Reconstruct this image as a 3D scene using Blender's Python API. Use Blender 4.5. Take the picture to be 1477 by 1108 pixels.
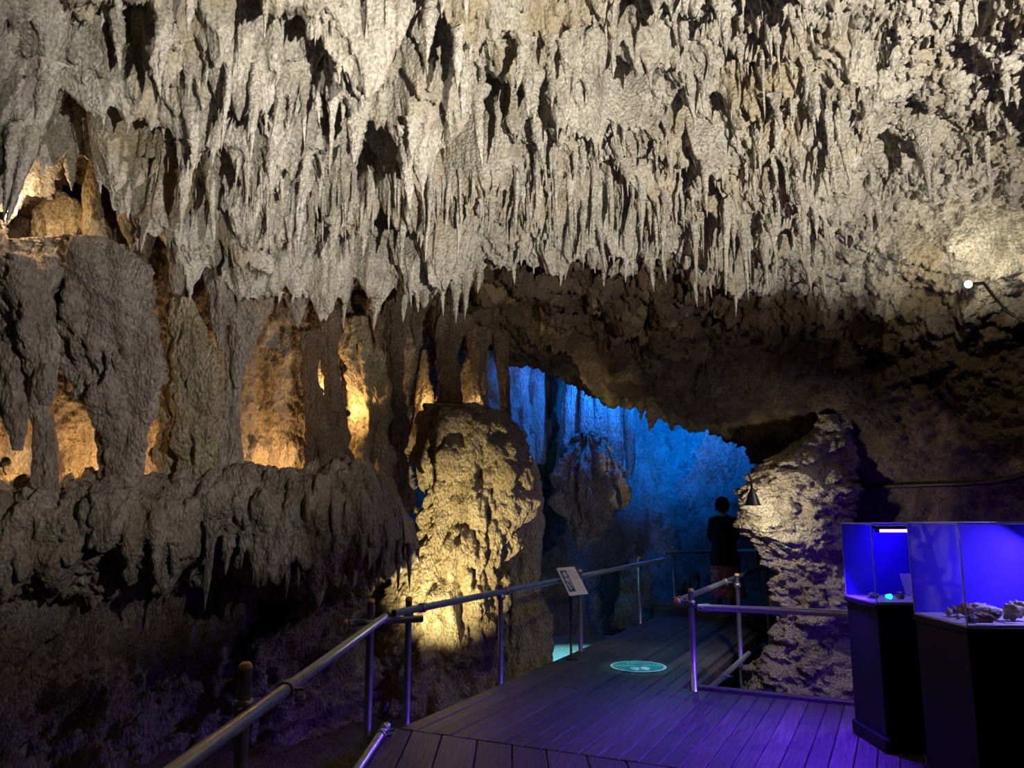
import bpy, bmesh, math, random
import numpy as np
from mathutils import Vector, Matrix

sc = bpy.context.scene
for o in list(bpy.data.objects):
    bpy.data.objects.remove(o)
COL = sc.collection
PI = math.pi

# ------------------------------------------------------------------ camera
FPX, CX, CY, EYE = 1100.0, 738.5, 554.0, 1.65
PITCH = math.radians(9.5)
cd = bpy.data.cameras.new('camera')
cd.sensor_width = 36.0
cd.lens = 36.0 * FPX / 1477.0
cd.clip_end = 200
cam = bpy.data.objects.new('camera', cd)
cam.location = (0, 0, EYE)
cam.rotation_euler = (PI / 2 + PITCH, 0, 0)
COL.objects.link(cam)
sc.camera = cam

# ------------------------------------------------------------------ world / exposure
w = bpy.data.worlds.new('world')
sc.world = w
w.use_nodes = True
w.node_tree.nodes['Background'].inputs[0].default_value = (0.60, 0.50, 0.62, 1)
w.node_tree.nodes['Background'].inputs[1].default_value = 0.010
sc.view_settings.view_transform = 'Standard'
sc.view_settings.look = 'None'
sc.view_settings.gamma = 1
sc.view_settings.use_curve_mapping = False
sc.view_settings.exposure = 0.0


def light(kind, name, loc, energy, color, target=None, size=0.05, cone=60, blend=0.6):
    l = bpy.data.lights.new(name, kind)
    l.energy = energy
    l.color = color
    if kind in ('POINT', 'SPOT'):
        l.shadow_soft_size = size
    if kind == 'SPOT':
        l.spot_size = math.radians(cone)
        l.spot_blend = blend
    if kind == 'AREA':
        l.shape = 'RECTANGLE'
        l.size, l.size_y = size if isinstance(size, tuple) else (size, size)
    o = bpy.data.objects.new(name, l)
    o.location = loc
    if target is not None:
        o.rotation_euler = (Vector(target) - Vector(loc)).to_track_quat('-Z', 'Y').to_euler()
    COL.objects.link(o)
    return o


WARMW = (1.0, 0.90, 0.74)
AMBER = (1.0, 0.56, 0.21)
# floodlight standing on the boardwalk to the right, thrown up at the roof
light('SPOT', 'roof_flood', (3.3, -2.2, 0.42), 6200, WARMW, (0.7, 5.6, 7.7), 0.035, 64, 0.8)
# added fill spot from the upper right, brightening the left wall
light('SPOT', 'wall_fill', (3.3, 1.2, 3.4), 1650, (1.0, 0.90, 0.80), (-3.3, 6.9, 3.5), 0.05, 42, 1.0)


# ------------------------------------------------------------------ pixel -> position helpers
def ray(px, py):
    u = (px - CX) / FPX
    v = -(py - CY) / FPX
    c, s = math.cos(PITCH), math.sin(PITCH)
    return np.array([u, c - v * s, s + v * c])


def P(px, py, d):
    r = ray(px, py)
    r = r * (d / r[1])
    return np.array([r[0], r[1], r[2] + EYE])


def proj(p):
    c, s = math.cos(PITCH), math.sin(PITCH)
    x, y, z = p[..., 0], p[..., 1], p[..., 2] - EYE
    f = y * c + z * s
    v = -y * s + z * c
    return CX + FPX * x / f, CY - FPX * v / f, f


# ------------------------------------------------------------------ noise
def _h(i, j, k, s):
    n = (i.astype(np.int64) * 374761393 + j.astype(np.int64) * 668265263 + k.astype(np.int64) * 2147483647 + s * 1274126177) & 0x7fffffff
    n = ((n ^ (n >> 13)) * 1274126177) & 0x7fffffff
    n = ((n ^ (n >> 15)) * 668265263) & 0x7fffffff
    return ((n ^ (n >> 14)) & 0xffffff).astype(np.float32) / 16777216.0


def vn(p, s=0):
    """value noise in [-1,1]; p (...,3)"""
    f = np.floor(p)
    t = (p - f).astype(np.float32)
    t = t * t * t * (t * (t * 6 - 15) + 10)
    i, j, k = f[..., 0].astype(np.int64), f[..., 1].astype(np.int64), f[..., 2].astype(np.int64)
    r = 0
    for a in (0, 1):
        wa = t[..., 0] if a else 1 - t[..., 0]
        for b in (0, 1):
            wb = wa * (t[..., 1] if b else 1 - t[..., 1])
            for c in (0, 1):
                r = r + wb * (t[..., 2] if c else 1 - t[..., 2]) * _h(i + a, j + b, k + c, s)
    return r * 2 - 1


ROT = np.array([[0.80, 0.60, 0.0], [-0.48, 0.64, 0.60], [0.36, -0.48, 0.80]])


def fbm(p, fr, octv, s=0, gain=0.5, ridged=False):
    r, a, tot = 0, 1.0, 0
    q = p * fr
    for o in range(octv):
        n = vn(q, s + o * 17)
        if ridged:
            n = 1 - 2 * np.abs(n)
        r = r + a * n
        tot += a
        a *= gain
        q = (q * 2.03) @ ROT.T
    return r / tot


def bil(p, fr, octv, s=0, gain=0.5):
    return -fbm(p, fr, octv, s, gain, True)


def pend(x, y, cell, s, p0=1.2, keep=0.75):
    """conical pendants scattered over a plane, 0..1"""
    gx, gy = np.floor(x / cell), np.floor(y / cell)
    out = np.zeros(x.shape, np.float32)
    z = np.zeros_like(gx)
    for a in (-1, 0, 1):
        for b in (-1, 0, 1):
            cx, cy = gx + a, gy + b
            h1, h2, h3, h4 = (_h(cx, cy, z + q, s) for q in range(4))
            dx = (cx + 0.15 + 0.7 * h1) * cell - x
            dy = (cy + 0.15 + 0.7 * h2) * cell - y
            rad = cell * (0.45 + 0.5 * h3)
            amp = np.where(h4 < keep, 0.35 + 0.65 * h4 / keep, 0)
            v = amp * np.clip(1 - np.sqrt(dx * dx + dy * dy) / rad, 0, 1) ** p0
            out = np.maximum(out, v)
    return out


def ss(a, b, x):
    t = np.clip((x - a) / (b - a), 0, 1)
    return t * t * (3 - 2 * t)


# ------------------------------------------------------------------ objects
def link(o, parent=None):
    COL.objects.link(o)
    if parent is not None:
        o.parent = parent
    return o


def tag(o, label=None, cat=None, group=None, kind=None):
    for k, v in (('label', label), ('category', cat), ('group', group), ('kind', kind)):
        if v:
            o[k] = v
    return o


def empty(name, loc=(0, 0, 0), rz=0):
    o = bpy.data.objects.new(name, None)
    o.location = loc
    o.rotation_euler = (0, 0, rz)
    o.empty_display_size = 0.1
    return link(o)


def np_mesh(name, V, Q, mat, smooth=True):
    me = bpy.data.meshes.new(name)
    V = np.asarray(V, np.float32).reshape(-1, 3)
    Q = np.asarray(Q, np.int32)
    n, k = Q.shape
    me.vertices.add(len(V))
    me.vertices.foreach_set('co', V.ravel())
    me.loops.add(n * k)
    me.loops.foreach_set('vertex_index', Q.ravel())
    me.polygons.add(n)
    me.polygons.foreach_set('loop_start', np.arange(0, n * k, k, dtype=np.int32))
    me.polygons.foreach_set('use_smooth', np.full(n, smooth))
    me.update(calc_edges=True)
    if mat:
        me.materials.append(mat)
    return me


def grid_quads(r, c, closed=False, off=0):
    i = np.arange(r - 1)[:, None]
    j = np.arange(c if closed else c - 1)[None, :]
    j2 = (j + 1) % c
    a, b, d, e = i * c + j, i * c + j2, (i + 1) * c + j2, (i + 1) * c + j
    return np.stack([a, b, d, e], -1).reshape(-1, 4) + off


def grid_obj(name, pts, mat, parent=None, closed=False):
    r, c = pts.shape[:2]
    return link(bpy.data.objects.new(name, np_mesh(name, pts, grid_quads(r, c, closed), mat)), parent)


def crw(t, n):
    """Catmull-Rom weight matrix for parameters t over n control points"""
    W = np.zeros((len(t), n))
    i = np.clip(np.floor(t).astype(int), 0, n - 2)
    f = t - i
    w4 = [-.5 * f + f * f - .5 * f ** 3, 1 - 2.5 * f * f + 1.5 * f ** 3, .5 * f + 2 * f * f - 1.5 * f ** 3, -.5 * f * f + .5 * f ** 3]
    ar = np.arange(len(t))
    for k in range(4):
        idx = i + k - 1
        lo, hi = idx < 0, idx > n - 1
        ok = ~(lo | hi)
        W[ar[ok], idx[ok]] += w4[k][ok]
        W[ar[lo], 0] += 2 * w4[k][lo]
        W[ar[lo], 1] -= w4[k][lo]
        W[ar[hi], n - 1] += 2 * w4[k][hi]
        W[ar[hi], n - 2] -= w4[k][hi]
    return W


def seg_t(counts):
    t = []
    for i, c in enumerate(counts):
        t.extend(i + np.arange(c) / c)
    t.append(len(counts))
    return np.array(t)


def surf(ctrl, tr, tc):
    C = np.asarray(ctrl, float)
    Wr, Wc = crw(tr, C.shape[0]), crw(tc, C.shape[1])
    return np.einsum('ai,ijk,bj->abk', Wr, C, Wc)


def normals(S, closed=False):
    du = np.gradient(S, axis=0)
    if closed:
        dv = np.roll(S, -1, 1) - np.roll(S, 1, 1)
    else:
        dv = np.gradient(S, axis=1)
    n = np.cross(du, dv)
    return n / (np.linalg.norm(n, axis=-1, keepdims=True) + 1e-9)


# ------------------------------------------------------------------ materials
def newmat(name):
    m = bpy.data.materials.new(name)
    m.use_nodes = True
    nt = m.node_tree
    b = nt.nodes['Principled BSDF']
    return m, nt, b


def ramp(nt, fac, stops):
    r = nt.nodes.new('ShaderNodeValToRGB')
    while len(r.color_ramp.elements) < len(stops):
        r.color_ramp.elements.new(0.5)
    for e, (p, c) in zip(r.color_ramp.elements, stops):
        e.position = p
        e.color = (*c, 1)
    nt.links.new(fac, r.inputs[0])
    return r.outputs[0]


def noise(nt, vec, scale, detail=6, rough=0.6, dist=0.0):
    n = nt.nodes.new('ShaderNodeTexNoise')
    n.inputs['Scale'].default_value = scale
    n.inputs['Detail'].default_value = detail
    n.inputs['Roughness'].default_value = rough
    n.inputs['Distortion'].default_value = dist
    if vec:
        nt.links.new(vec, n.inputs['Vector'])
    return n.outputs[0]


def mixc(nt, fac, a, b, mode='MIX'):
    m = nt.nodes.new('ShaderNodeMix')
    m.data_type = 'RGBA'
    m.blend_type = mode
    for s, v in ((m.inputs[0], fac), (m.inputs[6], a), (m.inputs[7], b)):
        if hasattr(v, 'is_output'):
            nt.links.new(v, s)
        elif isinstance(v, tuple):
            s.default_value = (*v, 1)
        else:
            s.default_value = v
    return m.outputs[2]


def rockmat(name, dark, mid, lite, stain=None, stain_amt=0.5, scale=1.0, bump=0.6, rough=0.8, stretch=1.0, spec=0.25, bare=None):
    m, nt, b = newmat(name)
    tc = nt.nodes.new('ShaderNodeNewGeometry')
    mp = nt.nodes.new('ShaderNodeMapping')
    mp.inputs['Scale'].default_value = (1, 1, stretch)
    nt.links.new(tc.outputs['Position'], mp.inputs[0])
    v = mp.outputs[0]
    col = ramp(nt, noise(nt, v, 2.6 * scale, 10, 0.68, 0.4), [(0.30, dark), (0.48, mid), (0.66, lite)])
    fine = ramp(nt, noise(nt, v, 38 * scale, 4, 0.65), [(0.33, (0.5, 0.5, 0.5)), (0.62, (1.1, 1.1, 1.1))])
    col = mixc(nt, 1.0, col, fine, 'MULTIPLY')
    if bare:
        at = nt.nodes.new('ShaderNodeAttribute')
        at.attribute_name = 'bare'
        c2 = ramp(nt, noise(nt, v, 2.2 * scale, 10, 0.7, 0.5), [(0.30, bare[0]), (0.48, bare[1]), (0.68, bare[2])])
        col = mixc(nt, at.outputs['Fac'], col, c2)
    if stain:
        f = ramp(nt, noise(nt, v, 0.9 * scale, 5, 0.6, 0.6), [(0.52, (0, 0, 0)), (0.68, (stain_amt,) * 3)])
        col = mixc(nt, f, col, stain)
    nt.links.new(col, b.inputs['Base Color'])
    b.inputs['Roughness'].default_value = rough
    b.inputs['Specular IOR Level'].default_value = spec
    vo = nt.nodes.new('ShaderNodeTexVoronoi')
    vo.inputs['Scale'].default_value = 34 * scale
    nt.links.new(v, vo.inputs['Vector'])
    n2 = noise(nt, v, 22 * scale, 8, 0.7, 0.3)
    ad = nt.nodes.new('ShaderNodeMath')
    ad.operation = 'MULTIPLY_ADD'
    nt.links.new(vo.outputs['Distance'], ad.inputs[0])
    ad.inputs[1].default_value = -0.7
    n3 = noise(nt, v, 75 * scale, 3, 0.6)
    ad3 = nt.nodes.new('ShaderNodeMath')
    ad3.operation = 'MULTIPLY_ADD'
    nt.links.new(n3, ad3.inputs[0])
    ad3.inputs[1].default_value = 0.45
    nt.links.new(n2, ad3.inputs[2])
    nt.links.new(ad3.outputs[0], ad.inputs[2])
    bp = nt.nodes.new('ShaderNodeBump')
    bp.inputs['Strength'].default_value = bump
    bp.inputs['Distance'].default_value = 0.07
    nt.links.new(ad.outputs[0], bp.inputs['Height'])
    nt.links.new(bp.outputs[0], b.inputs['Normal'])
    return m


def plain(name, col, rough=0.5, metal=0.0, emit=None, strength=0, spec=0.5, var=0.25, scale=30):
    m, nt, b = newmat(name)
    tc = nt.nodes.new('ShaderNodeTexCoord')
    n = noise(nt, tc.outputs['Object'], scale, 5, 0.6)
    c = ramp(nt, n, [(0.3, tuple(x * (1 - var) for x in col)), (0.7, tuple(min(1, x * (1 + var)) for x in col))])
    nt.links.new(c, b.inputs['Base Color'])
    b.inputs['Roughness'].default_value = rough
    b.inputs['Metallic'].default_value = metal
    b.inputs['Specular IOR Level'].default_value = spec
    if emit:
        b.inputs['Emission Color'].default_value = (*emit, 1)
        b.inputs['Emission Strength'].default_value = strength
    return m


M = {}
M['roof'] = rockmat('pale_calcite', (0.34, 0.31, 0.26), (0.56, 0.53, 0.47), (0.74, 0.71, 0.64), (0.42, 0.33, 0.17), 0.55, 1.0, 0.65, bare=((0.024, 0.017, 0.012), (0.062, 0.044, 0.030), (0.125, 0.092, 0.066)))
M['stal'] = rockmat('stalactite_calcite', (0.42, 0.39, 0.34), (0.60, 0.57, 0.51), (0.74, 0.71, 0.65), (0.50, 0.42, 0.28), 0.3, 1.2, 0.6)
M['wall'] = rockmat('grey_flowstone', (0.17, 0.14, 0.11), (0.30, 0.26, 0.22), (0.46, 0.41, 0.36), (0.30, 0.22, 0.11), 0.6, 1.0, 0.8, 0.7, 0.55, 0.4)
M['flow'] = rockmat('yellow_flowstone', (0.26, 0.21, 0.13), (0.42, 0.35, 0.23), (0.56, 0.49, 0.35), (0.30, 0.24, 0.10), 0.5, 1.0, 0.9, 0.7, 0.6)
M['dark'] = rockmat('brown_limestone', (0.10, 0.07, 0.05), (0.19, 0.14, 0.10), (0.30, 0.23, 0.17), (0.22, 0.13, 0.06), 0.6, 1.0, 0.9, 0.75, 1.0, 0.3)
M['back'] = rockmat('chamber_limestone', (0.25, 0.24, 0.22), (0.45, 0.43, 0.40), (0.65, 0.62, 0.58), None, 0, 1.0, 0.9, 0.6, 0.5, 0.4)
M['boulder'] = rockmat('tan_limestone', (0.19, 0.155, 0.11), (0.33, 0.275, 0.20), (0.46, 0.40, 0.31), (0.30, 0.22, 0.12), 0.4, 1.1, 1.0, 0.75)
M['ground'] = rockmat('wet_mud_rock', (0.05, 0.04, 0.03), (0.10, 0.08, 0.06), (0.18, 0.14, 0.10), None, 0, 1.2, 0.9, 0.5, 1.0, 0.5)
M['steel'] = plain('galvanised_steel', (0.42, 0.43, 0.45), 0.34, 0.75, var=0.15, scale=14)
M['clamp'] = plain('clamp_steel', (0.30, 0.30, 0.31), 0.4, 0.8, var=0.3, scale=60)
M['cap'] = plain('orange_plastic', (0.72, 0.40, 0.10), 0.45)
M['black'] = plain('black_paint', (0.012, 0.012, 0.013), 0.45)
M['cabinet'] = plain('black_laminate', (0.006, 0.006, 0.008), 0.55, spec=0.25)
M['cable'] = plain('black_rubber', (0.008, 0.008, 0.009), 0.5)
M['lampon'] = plain('lit_lamp', (1, 0.95, 0.85), 0.4, emit=(1.0, 0.88, 0.62), strength=90)
M['lampwarm'] = plain('lit_warm_lamp', (1, 0.8, 0.5), 0.4, emit=(1.0, 0.68, 0.32), strength=40)
M['uv'] = plain('uv_tube', (0.6, 0.5, 1), 0.4, emit=(0.09, 0.025, 1.0), strength=45)


# ------------------------------------------------------------------ CEILING (roof, overhanging arch and right wall in one sweep)
cpx = [-420, -180, 0, 110, 185, 255, 400, 540, 700, 850, 1000, 1130, 1250, 1400, 1560, 1800]
rows = {
    #        r0           r1            r2          r3           r4 lip       r5            r6 edge       r7            r8
    -420: [(-620, 2.2), (-200, 3.6), (60, 4.6), (200, 5.2), (310, 5.8), (330, 6.6), (350, 7.4), (360, 8.4), (360, 9.6)],
    -180: [(-600, 2.5), (-180, 4.0), (60, 5.2), (200, 5.9), (300, 6.5), (320, 7.2), (335, 8.0), (345, 9.0), (350, 10.2)],
    0:    [(-580, 2.7), (-170, 4.3), (60, 5.6), (190, 6.2), (280, 6.8), (300, 7.6), (310, 8.4), (320, 9.4), (330, 10.6)],
    110:  [(-570, 2.8), (-165, 4.4), (40, 5.6), (150, 6.4), (235, 7.0), (235, 7.8), (250, 8.6), (270, 9.6), (290, 10.8)],
    185:  [(-560, 2.8), (-160, 4.5), (30, 5.7), (120, 6.4), (186, 7.0), (190, 7.8), (215, 8.8), (250, 9.8), (280, 11.0)],
    255:  [(-560, 2.8), (-160, 4.5), (50, 5.8), (180, 6.6), (292, 7.4), (300, 8.0), (310, 8.8), (320, 9.8), (330, 11.0)],
    400:  [(-540, 3.0), (-150, 4.6), (60, 5.9), (200, 6.9), (325, 7.8), (325, 8.5), (320, 9.3), (315, 10.2), (320, 11.5)],
    540:  [(-520, 3.1), (-150, 4.6), (60, 5.9), (200, 7.0), (322, 8.1), (338, 9.2), (352, 10.4), (330, 11.2), (320, 12.6)],
    700:  [(-500, 3.2), (-150, 4.6), (60, 5.8), (205, 6.9), (345, 8.2), (430, 9.8), (492, 11.4), (470, 12.3), (430, 14.0)],
    850:  [(-500, 3.2), (-150, 4.6), (60, 5.8), (210, 6.9), (362, 8.2), (470, 9.8), (562, 11.3), (530, 12.2), (440, 14.5)],
    1000: [(-500, 3.1), (-150, 4.5), (60, 5.7), (220, 6.8), (385, 8.0), (500, 9.4), (604, 10.8), (560, 11.8), (450, 14.5)],
    1130: [(-500, 3.0), (-150, 4.4), (60, 5.5), (225, 6.5), (400, 7.6), (520, 8.8), (640, 9.9), (700, 10.8), (640, 13.5)],
    1250: [(-500, 2.9), (-150, 4.2), (60, 5.3), (220, 6.2), (380, 7.2), (530, 8.1), (680, 8.8), (830, 9.6), (1010, 9.9)],
    1400: [(-500, 2.7), (-150, 3.9), (60, 4.9), (210, 5.7), (350, 6.6), (520, 7.4), (680, 7.6), (840, 7.6), (1060, 7.4)],
    1560: [(-500, 2.4), (-150, 3.4), (60, 4.3), (210, 5.0), (360, 5.8), (520, 6.4), (680, 6.5), (860, 6.5), (1120, 6.3)],
    1800: [(-500, 1.8), (-150, 2.5), (60, 3.2), (210, 3.7), (380, 4.3), (540, 4.7), (700, 4.8), (900, 4.8), (1250, 4.6)],
}
ctrl = [[P(c, *rows[c][r]) for c in cpx] for r in range(9)]
tr = seg_t([26, 80, 125, 135, 62, 55, 36, 20])
ncol = [34, 56, 44, 32, 32, 60, 66, 74, 72, 72, 62, 56, 66, 62, 40]
tc = seg_t(ncol)
S = surf(ctrl, tr, tc)
N = normals(S)
sgn = np.sign(np.einsum('abk,k->ab', N, np.array([0, -0.5, -1.0])).mean())
N = N * sgn                                            # towards the room
px0, py0, _ = proj(S)
TR = np.repeat(tr[:, None], len(tc), 1)
wp = np.stack([fbm(S, 1.1, 3, 5), fbm(S, 1.1, 3, 6), fbm(S, 1.1, 3, 7)], -1)
Q = S + 0.28 * wp
zone = ss(0.3, 1.0, TR) * (1 - ss(3.75, 4.35, TR))      # stalactite zone of the roof
zone = zone * (1 - 0.85 * ss(1160, 1340, px0))          # smoother to the right
chunk = 1 - 0.55 * ss(620, 1000, px0)                   # heavier masses to the left
heavy = 1 - ss(420, 760, px0)
sw = S + 0.10 * np.stack([vn(S * 3, 31), vn(S * 3, 32), 0 * TR], -1) + 0.03 * np.stack([vn(S * 11, 33), vn(S * 11, 34), 0 * TR], -1)
X, Y = sw[..., 0], sw[..., 1]
ridge = fbm(np.stack([Q[..., 0] * 0.7, Q[..., 1] * 1.25, Q[..., 2] * 0.3], -1), 1.0, 4, 11, 0.5, True)
drip = ((0.75 + 0.45 * heavy) * chunk * np.clip(ridge, -0.5, 1)
        + (0.55 + 0.35 * heavy) * chunk * pend(X, Y * 1.25, 0.95, 41, 1.1, 0.7)
        + 0.33 * pend(X + 3.3, Y, 0.46, 42, 1.2, 0.75)
        + 0.17 * pend(X, Y + 1.7, 0.22, 43, 1.2, 0.8)
        + 0.075 * pend(X, Y, 0.10, 44, 1.2, 0.9))
lump = 0.16 * fbm(S, 0.9, 4, 3) + 0.20 * bil(S, 2.7, 4, 4, 0.55) + 0.075 * bil(S, 8.0, 4, 8, 0.6)
coral = 0.045 * bil(S, 17.0, 3, 9, 0.65)
under = ss(3.9, 4.6, TR)
edge_ = 1 - 0.7 * np.exp(-((TR - 6.0) / 0.5) ** 2)
lump = (lump + under * (0.28 * fbm(S, 1.1, 4, 13, 0.5, True) + 0.12 * fbm(S, 3.1, 4, 14, 0.55, True))) * np.where(TR > 4.6, edge_, 1)
fringe = np.exp(-((TR - 6.0) / 0.35) ** 2) * (1 - ss(1080, 1180, px0)) * ss(800, 930, px0)
D = (lump + coral)[..., None] * N
# hollows in the roof
hol = 0 * TR
for hx, hy, rx, ry, hd in ((95, 105, 62, 42, 0.75), (240, 140, 42, 24, 0.6), (225, 45, 40, 22, 0.5), (300, 215, 30, 22, 0.4), (560, 250, 40, 26, 0.6), (640, 125, 60, 30, 0.7), (735, 85, 46, 28, 0.6),
                           (650, 230, 34, 20, 0.45), (905, 100, 34, 24, 0.55), (480, 90, 34, 22, 0.4), (830, 225, 40, 20, 0.4), (1010, 140, 40, 20, 0.35), (1110, 215, 34, 24, 0.45), (1270, 220, 44, 18, 0.4)):
    hol = np.maximum(hol, hd * np.exp(-(((px0 - hx) / rx) ** 2 + ((py0 - hy) / ry) ** 2) ** 1.5))
hol = hol * (1 + 0.5 * vn(S * 4, 77))
zone = zone * (1 - np.clip(1.3 * hol, 0, 0.9)) * (1 - 0.85 * np.exp(-(((px0 - 135) / 105) ** 2 + ((py0 - 235) / 75) ** 2) ** 2))
D = D + 1.0 * hol[..., None] * np.array([0, 0.45, 0.9])
D[..., 2] -= zone * drip
D[..., 2] -= fringe * 0.45 * pend(X, 0 * Y, 0.34, 51, 0.9, 0.9)
ROOF = S + D
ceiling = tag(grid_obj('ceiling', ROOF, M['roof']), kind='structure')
ceiling['label'] = 'rugged pale cave roof with stalactites, sweeping down into the dark overhang on the right'
# bare brown limestone of the overhang, blended with the pale calcite of the roof
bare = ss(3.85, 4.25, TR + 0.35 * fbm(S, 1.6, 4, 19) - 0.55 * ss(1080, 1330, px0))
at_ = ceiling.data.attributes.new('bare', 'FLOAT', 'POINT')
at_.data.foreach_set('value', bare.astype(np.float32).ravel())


# ------------------------------------------------------------------ stalactites on the roof
def stal_mesh(name, seed, nr=26, ns=14, lobes=0.22, rough=0.30, mat=None, blunt=0.06):
    """unit stalactite, hanging from z=0.18 to z=-1, radius about 1 at the root"""
    rng = np.random.RandomState(seed)
    t = np.linspace(0, 1, nr) ** 0.95
    a = np.linspace(0, 2 * PI, ns, endpoint=False)
    prof = (1 - t) ** (0.7 + 0.5 * rng.rand()) * (1 - blunt) + blunt * np.sqrt(np.clip(1 - t, 0, 1))
    prof = prof * (1 + 0.15 * np.sin(t * rng.uniform(6, 16) + rng.rand() * 6))
    prof = prof * (1 + 0.5 * np.clip(0.25 - t, 0, 1))
    bend = np.outer(t ** 1.4, rng.uniform(-0.7, 0.7, 2))
    T, A = np.meshgrid(t, a, indexing='ij')
    lob = 1 + lobes * np.sin(A * rng.randint(2, 4) + rng.rand() * 6 + 3.0 * T) * (1 - 0.6 * T)
    pts = np.stack([np.cos(A), np.sin(A), T * 7], -1)
    nz = 1 + rough * bil(pts + seed * 7.3, 1.1, 2, seed) + rough * 0.9 * bil(pts + seed, 2.6, 2, seed + 5)
    R = prof[:, None] * lob * nz
    V = np.stack([np.cos(A) * R + bend[:, :1], np.sin(A) * R + bend[:, 1:], 0.18 - 1.18 * T + 0.03 * vn(pts * 3, seed)], -1)
    return np_mesh(name, V, grid_quads(nr, ns, True), mat or M['stal'])


SM = [stal_mesh('stalactite', 100 + i) for i in range(18)]
rng = np.random.RandomState(7)
dz = zone * drip
pad = 3
best = np.ones(dz.shape, bool)
for a in range(-pad, pad + 1):
    for b in range(-pad, pad + 1):
        if a or b:
            best &= dz >= np.roll(np.roll(dz, a, 0), b, 1)
best &= (dz > 0.16) | ((dz > 0.05) & (px0 > 1150))
ii, jj = np.nonzero(best)
cand = []
for i, j in zip(ii, jj):
    p = ROOF[i, j]
    px, py, f = proj(p)
    if not (-120 < px < 1600 and -160 < py < 460):
        continue
    left = 1 - float(ss(560, 900, np.array(px)))
    r = rng.rand()
    if left > 0.5 and rng.rand() < 0.35:
        continue
    L = (0.08 + 0.34 * rng.rand() ** 2.0) * (0.9 + 0.25 * left)
    rad = L * (0.11 + 0.10 * rng.rand() + 0.10 * left * rng.rand())
    rad = max(rad, 0.016)
    if px > 1180:
        L *= 0.8
        rad *= 0.8
        if r < 0.5:
            continue
    cand.append((L * rad / (f * f), p, L, rad))
# the fringe along the lip of the roof: (px, py of root, length in px, width in px)
lip = []
k = 0
for px in np.arange(250, 1120, 9.0):
    base = np.interp(px, [250, 420, 540, 640, 760, 870, 960, 1040, 1100], [262, 290, 285, 292, 300, 300, 310, 345, 365])
    k += 1
    q = rng.rand()
    lip.append((px + rng.uniform(-5, 5), base + rng.uniform(-45, 22), 28 + 62 * q ** 1.6, 4.5 + 5.0 * rng.rand() + 5 * (q > 0.8)))
special = [(530, 5, 60, 9), (556, -5, 52, 8), (345, 40, 78, 9), (384, 20, 52, 9), (365, 125, 125, 20), (327, 110, 110, 16), (412, 120, 100, 17), (438, 130, 90, 16),
           (476, 150, 110, 15), (503, 160, 90, 14), (580, 215, 95, 26), (690, 140, 100, 28), (720, 150, 95, 16), (745, 255, 98, 14), (770, 240, 92, 12), (806, 240, 100, 10),
           (863, 250, 105, 16), (880, 270, 90, 12), (1190, 170, 120, 16), (1208, 180, 115, 15), (1325, 200, 100, 22), (1253, 195, 45, 7), (1418, 215, 70, 12), (1402, 215, 45, 7),
           (1130, 250, 40, 7), (1020, 260, 62, 12), (1043, 300, 130, 18), (1075, 330, 105, 14), (1097, 350, 70, 14), (958, 330, 60, 10), (1028, 90, 40, 9), (1060, 75, 52, 8),
           (1095, 85, 95, 9), (1120, 70, 80, 9), (1145, 150, 35, 6), (300, 245, 110, 26), (268, 240, 100, 24), (40, 215, 120, 34), (20, 200, 100, 26), (112, 160, 75, 26)]
PXR, PYR, FR = proj(ROOF)
flat = np.stack([PXR.ravel(), PYR.ravel()], -1)
RF = ROOF.reshape(-1, 3)
vis = np.nonzero((TR.ravel() > 0.8) & (TR.ravel() < 4.6))[0]
fl2 = flat[vis]
for lst, big in ((lip, 0), (special, 1)):
    for (px, py, lp, wp_) in lst:
        d2 = (fl2[:, 0] - px) ** 2 + (fl2[:, 1] - py) ** 2
        near = vis[d2 < max(50.0, d2.min() + 8)]
        p = RF[near[np.argmin(RF[near, 1])]]
        f = proj(p)[2]
        # a hanging thing of length L projects to about L*cos(elevation)
        L = lp * f / FPX / 0.93
        rad = wp_ * 0.5 * f / FPX * 1.15
        cand.append((L * rad / (f * f) * (1 + 9 * big), p, L, rad))
cand.sort(key=lambda c: -c[0])


def place_stal(name, me, p, L, rad, parent):
    o = bpy.data.objects.new(name, me)
    o.location = (p[0], p[1], p[2] + 0.02)
    o.scale = (rad, rad, L)
    o.rotation_euler = (rng.uniform(-.06, .06), rng.uniform(-.06, .06), rng.uniform(0, 6.28))
    return link(o, parent)


SD = [stal_mesh('dark_stalactite', 400 + i, mat=M['dark'], blunt=0.2) for i in range(4)]
for k, (px, py, lp, wp_, d_) in enumerate([(905, 556, 36, 20, 11.0), (928, 570, 38, 26, 11.0), (948, 578, 46, 32, 10.95), (968, 584, 40, 26, 10.9), (985, 572, 30, 16, 10.9), (1014, 572, 38, 22, 10.8),
                                          (1034, 578, 30, 18, 10.8), (1050, 580, 48, 18, 10.7), (1066, 586, 36, 16, 10.6), (1085, 590, 32, 16, 10.5), (1102, 596, 30, 16, 10.4), (880, 548, 26, 16, 11.1)]):
    p = P(px, py, d_)
    f = proj(p)[2]
    place_stal('stalactite', SD[k % 4], p, lp * f / FPX, wp_ * 0.62 * f / FPX, ceiling)
for c in cand[:285]:
    place_stal('stalactite', SM[rng.randint(18)], c[1], c[2], c[3], ceiling)
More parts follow.
